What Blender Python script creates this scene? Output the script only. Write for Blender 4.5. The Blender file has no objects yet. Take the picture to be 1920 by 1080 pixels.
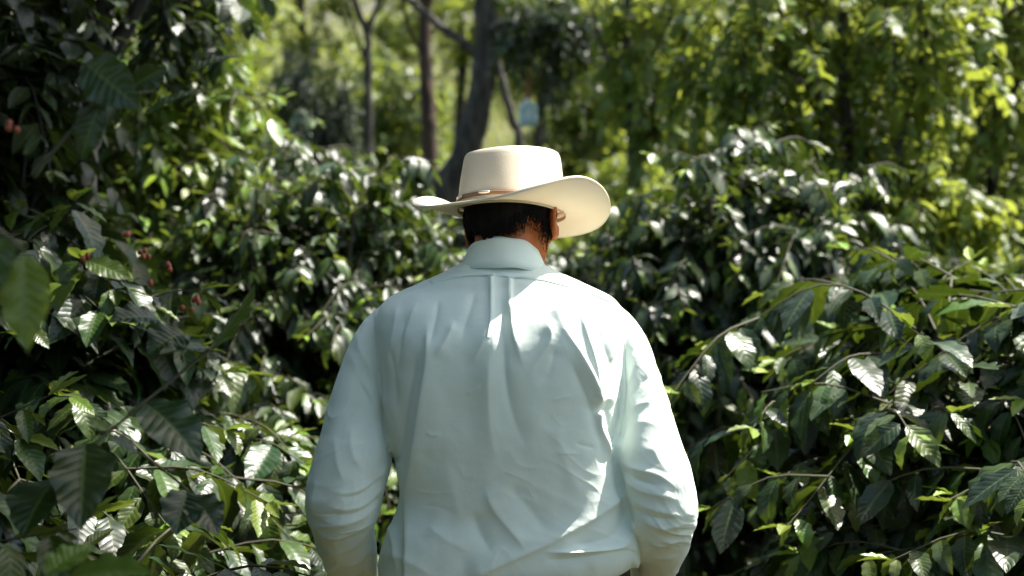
import bpy, math, random
import numpy as np
from mathutils import Vector, Matrix, Euler

# ------------------------------------------------------------------ camera, sky, sun, exposure
SC = bpy.context.scene
COL = SC.collection
CAM_Z, LENS = 1.45, 50.0
FPX = LENS / 36.0 * 1920.0            # focal length in photo pixels
D = 2.54                              # distance of the man
cam_d = bpy.data.cameras.new('camera')
cam = bpy.data.objects.new('camera', cam_d); COL.objects.link(cam)
cam.location = (0, 0, CAM_Z); cam.rotation_euler = (math.radians(90), 0, 0)
cam_d.lens = LENS; cam_d.sensor_width = 36; cam_d.clip_start = 0.05; cam_d.clip_end = 2000
cam_d.dof.use_dof = True; cam_d.dof.focus_distance = 2.5; cam_d.dof.aperture_fstop = 3.2
SC.camera = cam

SUN_EL, SUN_AZ = math.radians(60), math.radians(70)      # azimuth clockwise from +Y
world = bpy.data.worlds.new('World'); SC.world = world; world.use_nodes = True
wn = world.node_tree.nodes; wl = world.node_tree.links
bg = wn['Background']
sky = wn.new('ShaderNodeTexSky'); sky.sky_type = 'NISHITA'; sky.sun_disc = False
sky.sun_elevation = SUN_EL; sky.sun_rotation = SUN_AZ
sky.air_density = 1.0; sky.dust_density = 2.2; sky.ozone_density = 1.0
haze_tint = wn.new('ShaderNodeMix'); haze_tint.data_type = 'RGBA'; haze_tint.blend_type = 'MULTIPLY'; haze_tint.inputs[0].default_value = 1
haze_tint.inputs[7].default_value = (1.05, 1.03, 0.88, 1)      # hazy, less blue sky
wl.new(sky.outputs[0], haze_tint.inputs[6]); wl.new(haze_tint.outputs[2], bg.inputs['Color']); bg.inputs['Strength'].default_value = 0.10
sun_d = bpy.data.lights.new('sun', 'SUN'); sun_d.energy = 4.9; sun_d.angle = math.radians(0.5)
sun_d.color = (1.0, 0.955, 0.88)
sun = bpy.data.objects.new('sun', sun_d); COL.objects.link(sun)
sdir = Vector((math.sin(SUN_AZ) * math.cos(SUN_EL), math.cos(SUN_AZ) * math.cos(SUN_EL), math.sin(SUN_EL)))
sun.rotation_euler = sdir.to_track_quat('Z', 'Y').to_euler(); sun.location = (6, 0, 12)
SC.view_settings.view_transform = 'Standard'; SC.view_settings.look = 'None'
SC.view_settings.exposure = 1.68; SC.view_settings.gamma = 1.0
SC.render.engine = 'CYCLES'
cy = SC.cycles
cy.use_denoising = True; cy.max_bounces = 8; cy.diffuse_bounces = 3; cy.glossy_bounces = 3
cy.transmission_bounces = 5; cy.transparent_max_bounces = 6; cy.sample_clamp_indirect = 6.0
cy.caustics_reflective = False; cy.caustics_refractive = False

# ------------------------------------------------------------------ helpers
def W(px, py, y):
    """point seen at photo pixel (px, py), y metres ahead"""
    return np.array([(px - 960.0) / FPX * y, y, CAM_Z + (540.0 - py) / FPX * y])

def nrm(a):
    return a / np.maximum(np.linalg.norm(a, axis=-1, keepdims=True), 1e-9)

def sstep(a, b, x):
    t = np.clip((x - a) / (b - a), 0, 1)
    return t * t * (3 - 2 * t)

class MB:
    """collects vertices and faces, links them as ONE mesh object"""
    def __init__(s):
        s.v, s.loops, s.tot, s.n = [], [], [], 0
        s.attr = []
    def add(s, v, f, attr=None):
        v = np.asarray(v, dtype=np.float64).reshape(-1, 3)
        if isinstance(f, np.ndarray):
            s.loops.append((f + s.n).ravel()); s.tot.append(np.full(len(f), f.shape[1]))
        else:
            for q in f:
                s.loops.append(np.array(q) + s.n); s.tot.append(np.array([len(q)]))
        s.v.append(v); s.n += len(v)
        s.attr.append(np.zeros((len(v), 4)) if attr is None else attr)
    def mesh(s, name, mat=None, smooth=True, attrs=False):
        v = np.concatenate(s.v); lo = np.concatenate(s.loops).astype(np.int32); to = np.concatenate(s.tot).astype(np.int32)
        m = bpy.data.meshes.new(name)
        m.vertices.add(len(v)); m.vertices.foreach_set('co', v.astype(np.float32).ravel())
        m.loops.add(len(lo)); m.loops.foreach_set('vertex_index', lo)
        m.polygons.add(len(to))
        st = np.zeros(len(to), np.int32); st[1:] = np.cumsum(to)[:-1]
        m.polygons.foreach_set('loop_start', st)
        if attrs:
            a = np.concatenate(s.attr)
            q = m.attributes.new('leafuv', 'FLOAT_VECTOR', 'POINT'); q.data.foreach_set('vector', np.ascontiguousarray(a[:, :3]).astype(np.float32).ravel())
            q = m.attributes.new('young', 'FLOAT', 'POINT'); q.data.foreach_set('value', np.ascontiguousarray(a[:, 3]).astype(np.float32))
        m.update(calc_edges=True)
        m.polygons.foreach_set('use_smooth', np.full(len(to), smooth))
        if mat: m.materials.append(mat)
        return m
    def build(s, name, mat=None, parent=None, smooth=True, attrs=False):
        return link(name, s.mesh(name, mat, smooth, attrs), parent)

def link(name, mesh, parent=None):
    o = bpy.data.objects.new(name, mesh); COL.objects.link(o)
    if parent is not None: o.parent = parent
    return o

def tag(o, label=None, cat=None, group=None, kind=None):
    if label: o['label'] = label
    if cat: o['category'] = cat
    if group: o['group'] = group
    if kind: o['kind'] = kind
    return o

def thing(name, label, cat, loc=(0, 0, 0), rz=0.0, group=None):
    o = bpy.data.objects.new(name, None); COL.objects.link(o)
    o.empty_display_size = 0.1
    o.location = loc; o.rotation_euler = (0, 0, rz)
    return tag(o, label, cat, group)

def catmull(P, n):
    P = np.asarray(P, float)
    if len(P) == 2:
        t = np.linspace(0, 1, n)[:, None]; return P[0] * (1 - t) + P[1] * t
    Q = np.vstack([2 * P[0] - P[1], P, 2 * P[-1] - P[-2]])
    out = []
    for u in np.linspace(0, len(P) - 1, n):
        i = min(int(u), len(P) - 2); t = u - i
        a, b, c, d = Q[i], Q[i + 1], Q[i + 2], Q[i + 3]
        out.append(0.5 * ((2 * b) + (c - a) * t + (2 * a - 5 * b + 4 * c - d) * t * t + (3 * b - a - 3 * c + d) * t ** 3))
    return np.array(out)

def tube(mb, pts, rad, sides=8, cap=True, bump=0.0, rng=None, attr=None):
    pts = np.asarray(pts, float); n = len(pts)
    rad = np.broadcast_to(np.asarray(rad, float), (n,))
    T = nrm(np.gradient(pts, axis=0))
    ref = np.array([0.0, 0, 1]) if abs(T[0][2]) < 0.9 else np.array([1.0, 0, 0])
    a = nrm(np.cross(T[0], ref)); A = [a]
    for i in range(1, n):
        a = A[-1] - T[i] * np.dot(A[-1], T[i]); A.append(a / np.linalg.norm(a))
    A = np.array(A); B = np.cross(T, A)
    th = np.linspace(0, 2 * math.pi, sides, endpoint=False)
    R = rad[:, None] * np.ones(sides)
    if bump and rng is not None:
        k = rng.normal(size=(n, sides)); k = (k + np.roll(k, 1, 1) + np.roll(k, 1, 0)) / 1.7
        R = R * (1 + bump * k)
    v = pts[:, None, :] + R[..., None] * (np.cos(th)[None, :, None] * A[:, None, :] + np.sin(th)[None, :, None] * B[:, None, :])
    i = np.arange(n - 1)[:, None] * sides; j = np.arange(sides)[None, :]; j2 = (j + 1) % sides
    f = np.stack([i + j, i + j2, i + sides + j2, i + sides + j], -1).reshape(-1, 4)
    V = v.reshape(-1, 3)
    mb.add(V, f, attr)
    if cap:
        for ring in (0, n - 1):
            q = list(range(ring * sides, ring * sides + sides))
            mb.loops.append(np.array(q if ring else q[::-1]) + mb.n - len(V)); mb.tot.append(np.array([sides]))

def grid_faces(nr, nc, closed=True):
    i = np.arange(nr - 1)[:, None] * nc; j = np.arange(nc if closed else nc - 1)[None, :]; j2 = (j + 1) % nc
    return np.stack([i + j, i + j2, i + nc + j2, i + nc + j], -1).reshape(-1, 4)

def loft(mb, rings, cap=True):
    rings = np.asarray(rings, float); nr, nc, _ = rings.shape
    mb.add(rings.reshape(-1, 3), grid_faces(nr, nc))
    if cap:
        o = mb.n - nr * nc
        mb.loops.append(np.arange(nc)[::-1] + o); mb.tot.append(np.array([nc]))
        mb.loops.append(np.arange(nc) + o + (nr - 1) * nc); mb.tot.append(np.array([nc]))

def ellipsoid(mb, c, r, R=None, nu=28, nv=18):
    u = np.linspace(0, 2 * math.pi, nu, endpoint=False); w = np.linspace(0.02, math.pi - 0.02, nv)
    v = np.stack([np.sin(w)[:, None] * np.cos(u), np.sin(w)[:, None] * np.sin(u), np.cos(w)[:, None] * np.ones(nu)], -1) * np.array(r)
    v = v[::-1]
    if R is not None: v = v @ np.array(R).T
    loft(mb, v + np.array(c))

def remesh(mesh, voxel, smooth=6, fac=0.5):
    """voxel union of overlapping closed shells -> one continuous mesh"""
    o = bpy.data.objects.new('tmp', mesh); COL.objects.link(o)
    m = o.modifiers.new('r', 'REMESH'); m.mode = 'VOXEL'; m.voxel_size = voxel; m.use_smooth_shade = True
    if smooth:
        s = o.modifiers.new('s', 'SMOOTH'); s.iterations = smooth; s.factor = fac
    dg = bpy.context.evaluated_depsgraph_get(); dg.update()
    out = bpy.data.meshes.new_from_object(o.evaluated_get(dg))
    bpy.data.objects.remove(o); bpy.data.meshes.remove(mesh)
    return out

def get_co(m):
    a = np.empty(len(m.vertices) * 3, np.float32); m.vertices.foreach_get('co', a); return a.reshape(-1, 3).astype(float)
def get_no(m):
    a = np.empty(len(m.vertices) * 3, np.float32); m.vertex_normals.foreach_get('vector', a); return a.reshape(-1, 3).astype(float)
def set_co(m, v):
    m.vertices.foreach_set('co', v.astype(np.float32).ravel()); m.update()

_perm = np.random.RandomState(5).permutation(512)
def vnoise(p):
    """smooth value noise in [-1, 1] at points p (n, 3)"""
    i = np.floor(p).astype(int); f = p - i; f = f * f * (3 - 2 * f)
    def h(a, b, c): return _perm[(_perm[(_perm[a & 511] + b) & 511] + c) & 511] / 255.5 - 1
    r = 0
    for dx in (0, 1):
        for dy in (0, 1):
            for dz in (0, 1):
                w = (f[:, 0] if dx else 1 - f[:, 0]) * (f[:, 1] if dy else 1 - f[:, 1]) * (f[:, 2] if dz else 1 - f[:, 2])
                r = r + w * h(i[:, 0] + dx, i[:, 1] + dy, i[:, 2] + dz)
    return r

# ------------------------------------------------------------------ materials
def new_mat(name):
    m = bpy.data.materials.new(name); m.use_nodes = True
    nt = m.node_tree; return m, nt, nt.nodes['Principled BSDF'], nt.nodes['Material Output']

def simple_mat(name, col, rough=0.6, noise=0.0, scale=20, bump=0.0, bscale=200, spec=0.5, metal=0.0, sheen=0.0):
    m, nt, b, out = new_mat(name)
    b.inputs['Base Color'].default_value = (*col, 1); b.inputs['Roughness'].default_value = rough
    b.inputs['Specular IOR Level'].default_value = spec; b.inputs['Metallic'].default_value = metal
    b.inputs['Sheen Weight'].default_value = sheen
    tc = nt.nodes.new('ShaderNodeTexCoord')
    if noise:
        n = nt.nodes.new('ShaderNodeTexNoise'); n.inputs['Scale'].default_value = scale; n.inputs['Detail'].default_value = 5
        r = nt.nodes.new('ShaderNodeMapRange'); r.inputs['To Min'].default_value = 1 - noise; r.inputs['To Max'].default_value = 1 + noise
        x = nt.nodes.new('ShaderNodeMix'); x.data_type = 'RGBA'; x.blend_type = 'MULTIPLY'; x.inputs[0].default_value = 1
        x.inputs[6].default_value = (*col, 1)
        nt.links.new(tc.outputs['Object'], n.inputs['Vector']); nt.links.new(n.outputs['Fac'], r.inputs['Value'])
        nt.links.new(r.outputs[0], x.inputs[7]); nt.links.new(x.outputs[2], b.inputs['Base Color'])
    if bump:
        n = nt.nodes.new('ShaderNodeTexNoise'); n.inputs['Scale'].default_value = bscale; n.inputs['Detail'].default_value = 4
        k = nt.nodes.new('ShaderNodeBump'); k.inputs['Strength'].default_value = bump; k.inputs['Distance'].default_value = 0.002
        nt.links.new(tc.outputs['Object'], n.inputs['Vector']); nt.links.new(n.outputs['Fac'], k.inputs['Height'])
        nt.links.new(k.outputs[0], b.inputs['Normal'])
    return m

def leaf_mat(name, mature, young, t_mature, t_young, rough=0.3, trans=0.3, spec=0.5, veins=9.0, vein_bump=0.5):
    """glossy leaf: impressed side veins, pale midrib, colour varying from leaf to leaf, light shining through"""
    m, nt, b, out = new_mat(name); N, L = nt.nodes, nt.links
    a = N.new('ShaderNodeAttribute'); a.attribute_name = 'leafuv'
    y = N.new('ShaderNodeAttribute'); y.attribute_name = 'young'
    s = N.new('ShaderNodeSeparateXYZ'); L.new(a.outputs['Vector'], s.inputs[0])
    def math_(op, i0, i1=None, c1=None):
        k = N.new('ShaderNodeMath'); k.operation = op; L.new(i0, k.inputs[0])
        if i1 is not None: L.new(i1, k.inputs[1])
        elif c1 is not None: k.inputs[1].default_value = c1
        return k.outputs[0]
    def mixc(fac, c0, c1):
        k = N.new('ShaderNodeMix'); k.data_type = 'RGBA'
        if isinstance(fac, float): k.inputs[0].default_value = fac
        else: L.new(fac, k.inputs[0])
        for i, c in ((6, c0), (7, c1)):
            if isinstance(c, tuple): k.inputs[i].default_value = (*c, 1)
            else: L.new(c, k.inputs[i])
        return k.outputs[2]
    au = math_('ABSOLUTE', s.outputs[0])
    # per-leaf variation
    hv = N.new('ShaderNodeHueSaturation')
    base = mixc(y.outputs['Fac'], mature, young)
    L.new(base, hv.inputs['Color'])
    r = N.new('ShaderNodeMapRange'); L.new(s.outputs[2], r.inputs['Value']); r.inputs['To Min'].default_value = 0.55; r.inputs['To Max'].default_value = 1.5
    L.new(r.outputs[0], hv.inputs['Value'])
    r2 = N.new('ShaderNodeMapRange'); L.new(math_('FRACT', math_('MULTIPLY', s.outputs[2], c1=7.31)), r2.inputs['Value'])
    r2.inputs['To Min'].default_value = 0.475; r2.inputs['To Max'].default_value = 0.52
    L.new(r2.outputs[0], hv.inputs['Hue'])
    mid = N.new('ShaderNodeMapRange'); mid.inputs['From Min'].default_value = 0.03; mid.inputs['From Max'].default_value = 0.10
    mid.inputs['To Min'].default_value = 0.45; mid.inputs['To Max'].default_value = 0.0; L.new(au, mid.inputs['Value'])
    col = mixc(mid.outputs[0], hv.outputs[0], (0.12, 0.17, 0.05))
    tcn = N.new('ShaderNodeTexCoord'); nz = N.new('ShaderNodeTexNoise'); nz.inputs['Scale'].default_value = 28; nz.inputs['Detail'].default_value = 3
    L.new(tcn.outputs['Object'], nz.inputs['Vector'])
    blotch = N.new('ShaderNodeMapRange'); blotch.inputs['From Min'].default_value = 0.66; blotch.inputs['From Max'].default_value = 0.76
    blotch.inputs['To Max'].default_value = 0.35; L.new(nz.outputs['Fac'], blotch.inputs['Value'])
    col = mixc(blotch.outputs[0], col, (0.10, 0.10, 0.035))
    L.new(col, b.inputs['Base Color'])
    b.inputs['Specular IOR Level'].default_value = spec
    rr = N.new('ShaderNodeMapRange'); L.new(nz.outputs['Fac'], rr.inputs['Value'])
    rr.inputs['To Min'].default_value = rough - 0.08; rr.inputs['To Max'].default_value = rough + 0.12; L.new(rr.outputs[0], b.inputs['Roughness'])
    # side veins
    ph = math_('SUBTRACT', math_('MULTIPLY', s.outputs[1], c1=veins), math_('MULTIPLY', au, c1=1.6))
    w = math_('ABSOLUTE', math_('SINE', math_('MULTIPLY', ph, c1=math.pi)))
    bm = N.new('ShaderNodeBump'); bm.inputs['Strength'].default_value = vein_bump; bm.inputs['Distance'].default_value = 0.004
    L.new(math_('POWER', w, c1=0.5), bm.inputs['Height']); L.new(bm.outputs[0], b.inputs['Normal'])
    tr = N.new('ShaderNodeBsdfTranslucent')
    L.new(mixc(mid.outputs[0], mixc(y.outputs['Fac'], t_mature, t_young), (0.25, 0.32, 0.05)), tr.inputs['Color'])
    mx = N.new('ShaderNodeMixShader'); mx.inputs[0].default_value = trans
    L.new(b.outputs[0], mx.inputs[1]); L.new(tr.outputs[0], mx.inputs[2]); L.new(mx.outputs[0], out.inputs['Surface'])
    return m

def bark_mat(name, c0, c1, scale=20):
    m, nt, b, out = new_mat(name); N, L = nt.nodes, nt.links
    tc = N.new('ShaderNodeTexCoord'); mp = N.new('ShaderNodeMapping'); mp.inputs['Scale'].default_value = (1, 1, 0.25)
    n = N.new('ShaderNodeTexNoise'); n.inputs['Scale'].default_value = scale; n.inputs['Detail'].default_value = 8; n.inputs['Roughness'].default_value = 0.65
    cr = N.new('ShaderNodeValToRGB'); cr.color_ramp.elements[0].position = 0.43; cr.color_ramp.elements[1].position = 0.64
    cr.color_ramp.elements[0].color = (*c0, 1); cr.color_ramp.elements[1].color = (*c1, 1)
    bm = N.new('ShaderNodeBump'); bm.inputs['Strength'].default_value = 0.8; bm.inputs['Distance'].default_value = 0.02
    L.new(tc.outputs['Object'], mp.inputs[0]); L.new(mp.outputs[0], n.inputs['Vector']); L.new(n.outputs['Fac'], cr.inputs[0])
    L.new(cr.outputs[0], b.inputs['Base Color']); L.new(n.outputs['Fac'], bm.inputs['Height']); L.new(bm.outputs[0], b.inputs['Normal'])
    b.inputs['Roughness'].default_value = 0.85
    return m

# ------------------------------------------------------------------ the man
def cloth_mat():
    m, nt, b, out = new_mat('shirt_cotton'); N, L = nt.nodes, nt.links
    b.inputs['Base Color'].default_value = (0.79, 0.875, 0.805, 1)
    b.inputs['Roughness'].default_value = 0.75; b.inputs['Specular IOR Level'].default_value = 0.25
    b.inputs['Sheen Weight'].default_value = 0.15
    tc = N.new('ShaderNodeTexCoord')
    n = N.new('ShaderNodeTexNoise'); n.inputs['Scale'].default_value = 9; n.inputs['Detail'].default_value = 4; n.inputs['Roughness'].default_value = 0.6
    n2 = N.new('ShaderNodeTexNoise'); n2.inputs['Scale'].default_value = 420; n2.inputs['Detail'].default_value = 2
    ad = N.new('ShaderNodeMath'); ad.operation = 'MULTIPLY_ADD'; ad.inputs[1].default_value = 0.08
    bm = N.new('ShaderNodeBump'); bm.inputs['Strength'].default_value = 0.35; bm.inputs['Distance'].default_value = 0.006
    L.new(tc.outputs['Object'], n.inputs['Vector']); L.new(tc.outputs['Object'], n2.inputs['Vector'])
    L.new(n2.outputs['Fac'], ad.inputs[0]); L.new(n.outputs['Fac'], ad.inputs[2])
    L.new(ad.outputs[0], bm.inputs['Height']); L.new(bm.outputs[0], b.inputs['Normal'])
    return m
M_SHIRT = cloth_mat()
M_SKIN = simple_mat('sunbrowned_skin', (0.46, 0.125, 0.030), 0.5, noise=0.25, scale=40, bump=0.25, bscale=260, spec=0.4)
M_SKIN.node_tree.nodes['Principled BSDF'].inputs['Subsurface Weight'].default_value = 0.08
M_SKIN.node_tree.nodes['Principled BSDF'].inputs['Subsurface Radius'].default_value = (0.01, 0.004, 0.002)
M_HAIR = simple_mat('black_hair', (0.006, 0.005, 0.005), 0.7, spec=0.15)
M_TROUSER = simple_mat('dark_trousers', (0.02, 0.021, 0.025), 0.85, noise=0.2, bump=0.3, bscale=500)
M_BELT = simple_mat('black_leather', (0.012, 0.011, 0.010), 0.45, bump=0.2, bscale=300)
M_SHOE = simple_mat('brown_leather', (0.05, 0.025, 0.012), 0.5, noise=0.2, bump=0.2)
M_METAL = simple_mat('buckle_metal', (0.75, 0.70, 0.60), 0.35, metal=0.75)
M_BAND = simple_mat('hat_band_leather', (0.22, 0.11, 0.055), 0.6, noise=0.3, scale=60)

def straw_mat():
    m, nt, b, out = new_mat('cream_straw'); N, L = nt.nodes, nt.links
    tc = N.new('ShaderNodeTexCoord')
    n = N.new('ShaderNodeTexNoise'); n.inputs['Scale'].default_value = 14; n.inputs['Detail'].default_value = 4
    cr = N.new('ShaderNodeValToRGB'); cr.color_ramp.elements[0].position = 0.3; cr.color_ramp.elements[1].position = 0.75
    cr.color_ramp.elements[0].color = (0.86, 0.745, 0.57, 1); cr.color_ramp.elements[1].color = (0.90, 0.81, 0.655, 1)
    ck = N.new('ShaderNodeTexVoronoi'); ck.inputs['Scale'].default_value = 330
    bm = N.new('ShaderNodeBump'); bm.inputs['Strength'].default_value = 0.18; bm.inputs['Distance'].default_value = 0.001
    L.new(tc.outputs['Object'], n.inputs['Vector']); L.new(tc.outputs['Object'], ck.inputs['Vector'])
    L.new(n.outputs['Fac'], cr.inputs[0]); L.new(cr.outputs[0], b.inputs['Base Color'])
    L.new(ck.outputs['Distance'], bm.inputs['Height']); L.new(bm.outputs[0], b.inputs['Normal'])
    b.inputs['Roughness'].default_value = 0.7; b.inputs['Specular IOR Level'].default_value = 0.3
    tr = N.new('ShaderNodeBsdfTranslucent'); tr.inputs['Color'].default_value = (0.88, 0.74, 0.55, 1)
    mx = N.new('ShaderNodeMixShader'); mx.inputs[0].default_value = 0.22
    L.new(b.outputs[0], mx.inputs[1]); L.new(tr.outputs[0], mx.inputs[2]); L.new(mx.outputs[0], out.inputs['Surface'])
    return m
M_STRAW = straw_mat()

man = thing('person', 'man seen from behind in a pale blue shirt and cream cowboy hat', 'person', (0, D, 0))
ORI = np.array([0, D, 0.0])           # parts are modelled in world space, then moved into the man's frame
def man_part(name, mb_or_mesh, mat, parent=None, smooth=True):
    m = mb_or_mesh.mesh(name, None, smooth) if isinstance(mb_or_mesh, MB) else mb_or_mesh
    m.name = name
    set_co(m, get_co(m) - ORI)
    m.materials.clear(); m.materials.append(mat)
    m.polygons.foreach_set('use_smooth', np.full(len(m.polygons), smooth))
    return link(name, m, parent or man)

YAW, PITCH, ROLL = math.radians(-24), math.radians(-9), math.radians(-4)
HEAD_R = Matrix.Rotation(YAW, 3, 'Z') @ Matrix.Rotation(PITCH, 3, 'X') @ Matrix.Rotation(ROLL, 3, 'Y')
HR = np.array(HEAD_R)
HEAD_C = W(957, 408, D) + np.array([0, 0.035, 0])
def head_pt(x, y, z): return HEAD_C + HR @ np.array([x, y, z])

# torso silhouettes measured at the man's distance: py, left px, right px, back depth, front depth
TORSO = [
    (1100, 760, 1150, .118, .13), (1085, 732, 1176, .128, .15), (1070, 719, 1192, .133, .165), (1045, 712, 1201, .138, .175), (1005, 724, 1199, .137, .18),
    (960, 744, 1187, .131, .18), (920, 754, 1174, .133, .175), (870, 744, 1163, .138, .165), (820, 730, 1160, .146, .155),
    (760, 722, 1163, .153, .15), (700, 714, 1168, .159, .145), (650, 708, 1170, .159, .14), (610, 706, 1170, .150, .13),
    (580, 712, 1166, .136, .115), (560, 728, 1150, .121, .10), (545, 752, 1124, .104, .09), (530, 788, 1088, .093, .08),
    (516, 822, 1056, .082, .07), (503, 850, 1030, .072, .065), (490, 870, 1013, .066, .060), (478, 880, 1003, .062, .056), (470, 884, 998, .059, .053)]
def torso_rings(rows, shrink=0.0, n=96, e_max=2.35):
    out = []
    th = np.linspace(0, 2 * math.pi, n, endpoint=False)
    for py, l, r, db, df in rows:
        e = 2.05 + (e_max - 2.05) * float(sstep(500, 590, py))
        cx = ((l + r) / 2 - 960) / FPX * D; hw = (r - l) / 2 / FPX * D - shrink
        z = CAM_Z + (540 - py) / FPX * D
        c, s = np.cos(th), np.sin(th)
        x = np.sign(c) * np.abs(c) ** (2 / e) * hw
        y = np.sign(s) * np.abs(s) ** (2 / e); y = np.where(y < 0, y * (db - shrink), y * (df - shrink))
        out.append(np.stack([cx + x, D + y, np.full(n, z)], 1))
    return np.array(out)
rows = np.array(TORSO, float)
tt = np.linspace(0, len(rows) - 1, 70)
rows_f = catmull(rows, 70)
ARM_L = [(800, 604, 40, .0), (752, 612, 52, .0), (712, 645, 51, .0), (688, 700, 50, -.01), (672, 770, 55, -.02), (668, 840, 71, -.03), (653, 900, 72, -.035), (646, 945, 69, -.03), (643, 990, 57, .0),
         (648, 1040, 53, .045), (652, 1090, 47, .105), (657, 1140, 42, .145), (664, 1190, 37, .18)]
ARM_R = [(1076, 604, 40, .0), (1126, 612, 52, .0), (1162, 645, 50, .0), (1186, 700, 47, -.015), (1201, 770, 53, -.03), (1211, 840, 63, -.045), (1225, 900, 68, -.055), (1233, 945, 68, -.05), (1238, 990, 58, -.02),
         (1240, 1040, 49, .03), (1236, 1090, 43, .105), (1230, 1140, 39, .145), (1222, 1190, 36, .18)]
def arm_chain(A, k=1.0):
    P = np.array([W(px, py, D) + np.array([0, dy, 0]) for px, py, r, dy in A]); R = np.array([r for _, _, r, _ in A]) / FPX * D * k
    return catmull(P, 50), np.interp(np.linspace(0, 1, 50), np.linspace(0, 1, len(R)), R)

# --- body: one continuous mesh
mb = MB()
ellipsoid(mb, head_pt(0, -.004, .025), (.074, .093, .088), HR)
ellipsoid(mb, head_pt(0, .018, -.035), (.062, .070, .072), HR)
ellipsoid(mb, head_pt(0, .045, -.075), (.046, .045, .035), HR)       # jaw and chin
ellipsoid(mb, head_pt(0, .098, -.018), (.012, .018, .024), HR, 14, 10)   # nose
ellipsoid(mb, head_pt(0, .083, .022), (.05, .016, .012), HR, 14, 10)     # brow
for s in (-1, 1):
    ellipsoid(mb, head_pt(s * .036, .07, -.02), (.022, .02, .018), HR, 14, 10)   # cheek
ellipsoid(mb, head_pt(0, .086, -.052), (.022, .010, .007), HR, 14, 10)   # lips
ellipsoid(mb, head_pt(0, .085, -.063), (.020, .010, .006), HR, 14, 10)
for s in (-1, 1):                                                    # ears
    EA = HR @ np.array(Matrix.Rotation(math.radians(14 if s > 0 else 8), 3, 'Z') @ Matrix.Rotation(math.radians(-8), 3, 'X'))
    c = head_pt(.086 if s > 0 else -.077, -.004, -.012)
    th = np.linspace(-0.5, math.pi * 1.45, 24)
    ring = np.stack([np.full(24, s * .004), -.018 * np.sin(th) * 1.0, .033 * np.cos(th)], 1) @ EA.T + c
    tube(mb, ring, np.interp(np.linspace(0, 1, 24), [0, .2, .8, 1], [.0045, .0052, .0045, .006]), 8)
    ellipsoid(mb, c, (.0045, .018, .034), EA, 16, 12)
    ellipsoid(mb, head_pt(s * .074, .002, -.010), (.012, .009, .016), HR, 12, 10)
neck0, neck1 = W(946, 520, D) + np.array([0, .004, 0]), head_pt(0, -.012, -.01)
tube(mb, catmull([neck0 - np.array([0, 0, .06]), neck0, (neck0 + neck1) / 2 + np.array([0, -.006, 0]), neck1], 16), np.linspace(.058, .058, 16), 24)
loft(mb, torso_rings(rows_f, .014)[2:])
HANDS = []
for s, A in ((-1, ARM_L), (1, ARM_R)):
    P, R = arm_chain(A, .72); R = np.minimum(R, np.linspace(.045, .026, 50))
    w = P[-1]; d = nrm(np.array([s * -.02, .30, -1.0])); P = np.vstack([P, w + d * .03]); R = np.append(R, .024)
    tube(mb, P, R, 16)
    # hand: palm, four curled fingers and a thumb from the side of the palm
    side = np.array([0, 1.0, 0]); side = nrm(side - d * side.dot(d)); inn = np.cross(d, side) * s
    p0 = P[-1]; R3 = np.stack([side, inn, d], 1)
    ellipsoid(mb, p0 + d * .045, (.041, .015, .055), R3, 20, 14)
    for k, (o, ln) in enumerate(((.029, .072), (.010, .080), (-.010, .074), (-.028, .058))):
        a = p0 + d * .075 + side * o
        q = [a, a + d * ln * .45 + inn * .006 * -s, a + d * ln * .75 + inn * -s * .020, a + d * ln * .92 + inn * -s * .036]
        tube(mb, catmull(q, 10), np.linspace(.0092, .0072, 10), 10)
    a = p0 + d * .028 + side * .034
    tube(mb, catmull([a, a + side * .018 + d * .022, a + side * .026 + d * .048 - inn * s * .006, a + side * .024 + d * .068 - inn * s * .012], 10), np.linspace(.0125, .0085, 10), 10)
hip_z = CAM_Z + (540 - 1090) / FPX * D
HIPX = ((730 + 1180) / 2 - 960) / FPX * D
for s in (-1, 1):
    tube(mb, catmull([(HIPX + s * .09, D + .01, hip_z - .02), (HIPX + s * .10, D + .015, .50), (HIPX + s * .105, D + .0, .09)], 20), np.interp(np.linspace(0, 1, 20), [0, .5, 1], [.085, .06, .042]), 16)
    ellipsoid(mb, (HIPX + s * .11, D + .05, .05), (.04, .11, .04))
body_m = remesh(mb.mesh('body', None), 0.004, 8)
man_part('body', body_m, M_SKIN)

# --- hair: close shell over the back of the head with an uneven hairline
def hairline(phi):                     # phi: angle from straight back, + towards the right ear
    a = np.abs(phi)
    z = -0.054 + 0.040 * sstep(0.0, 1.1, a)
    z = np.where(a > 1.25, np.minimum(z, -0.03) , z)
    z = np.where(a > 1.75, z + (a - 1.75) * .22, z)
    return z
rs = np.random.RandomState(3)
COLLAR_TOP = W(944, 494, D)[2] + .046
mb = MB()
nph, nz = 150, 40
phi = np.linspace(-2.35, 2.35, nph)
hl = hairline(phi) + 0.006 * vnoise(np.stack([phi * 9, phi * 0, phi * 0], 1)) + 0.004 * vnoise(np.stack([phi * 31, phi * 0 + 3, phi * 0], 1))
V = []
for k in range(nz):
    t = k / (nz - 1); z = hl * (1 - t) + 0.10 * t
    zz = z
    f_up = np.sqrt(np.clip(1 - ((zz - .025) / .094) ** 2, .03, 1))
    taper = np.where(zz < .0, 1 - (np.maximum(-zz, 0) / .15) ** 1.6 * .55, 1)
    r0 = np.stack([.0795 * np.sin(phi), -.098 * np.cos(phi)], 1) * np.where(zz > .025, f_up, 1)[:, None] * taper[:, None]
    thin = np.where(t < .06, .965, 1.0)
    r0 = r0 * thin + np.array([0, -.001])
    bumpy = 1 + .010 * vnoise(np.stack([phi * 26, zz * 18, zz * 0], 1)) * min(1, t * 5)
    V.append(np.stack([r0[:, 0] * bumpy, r0[:, 1] * bumpy, zz], 1) @ HR.T + HEAD_C)
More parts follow.
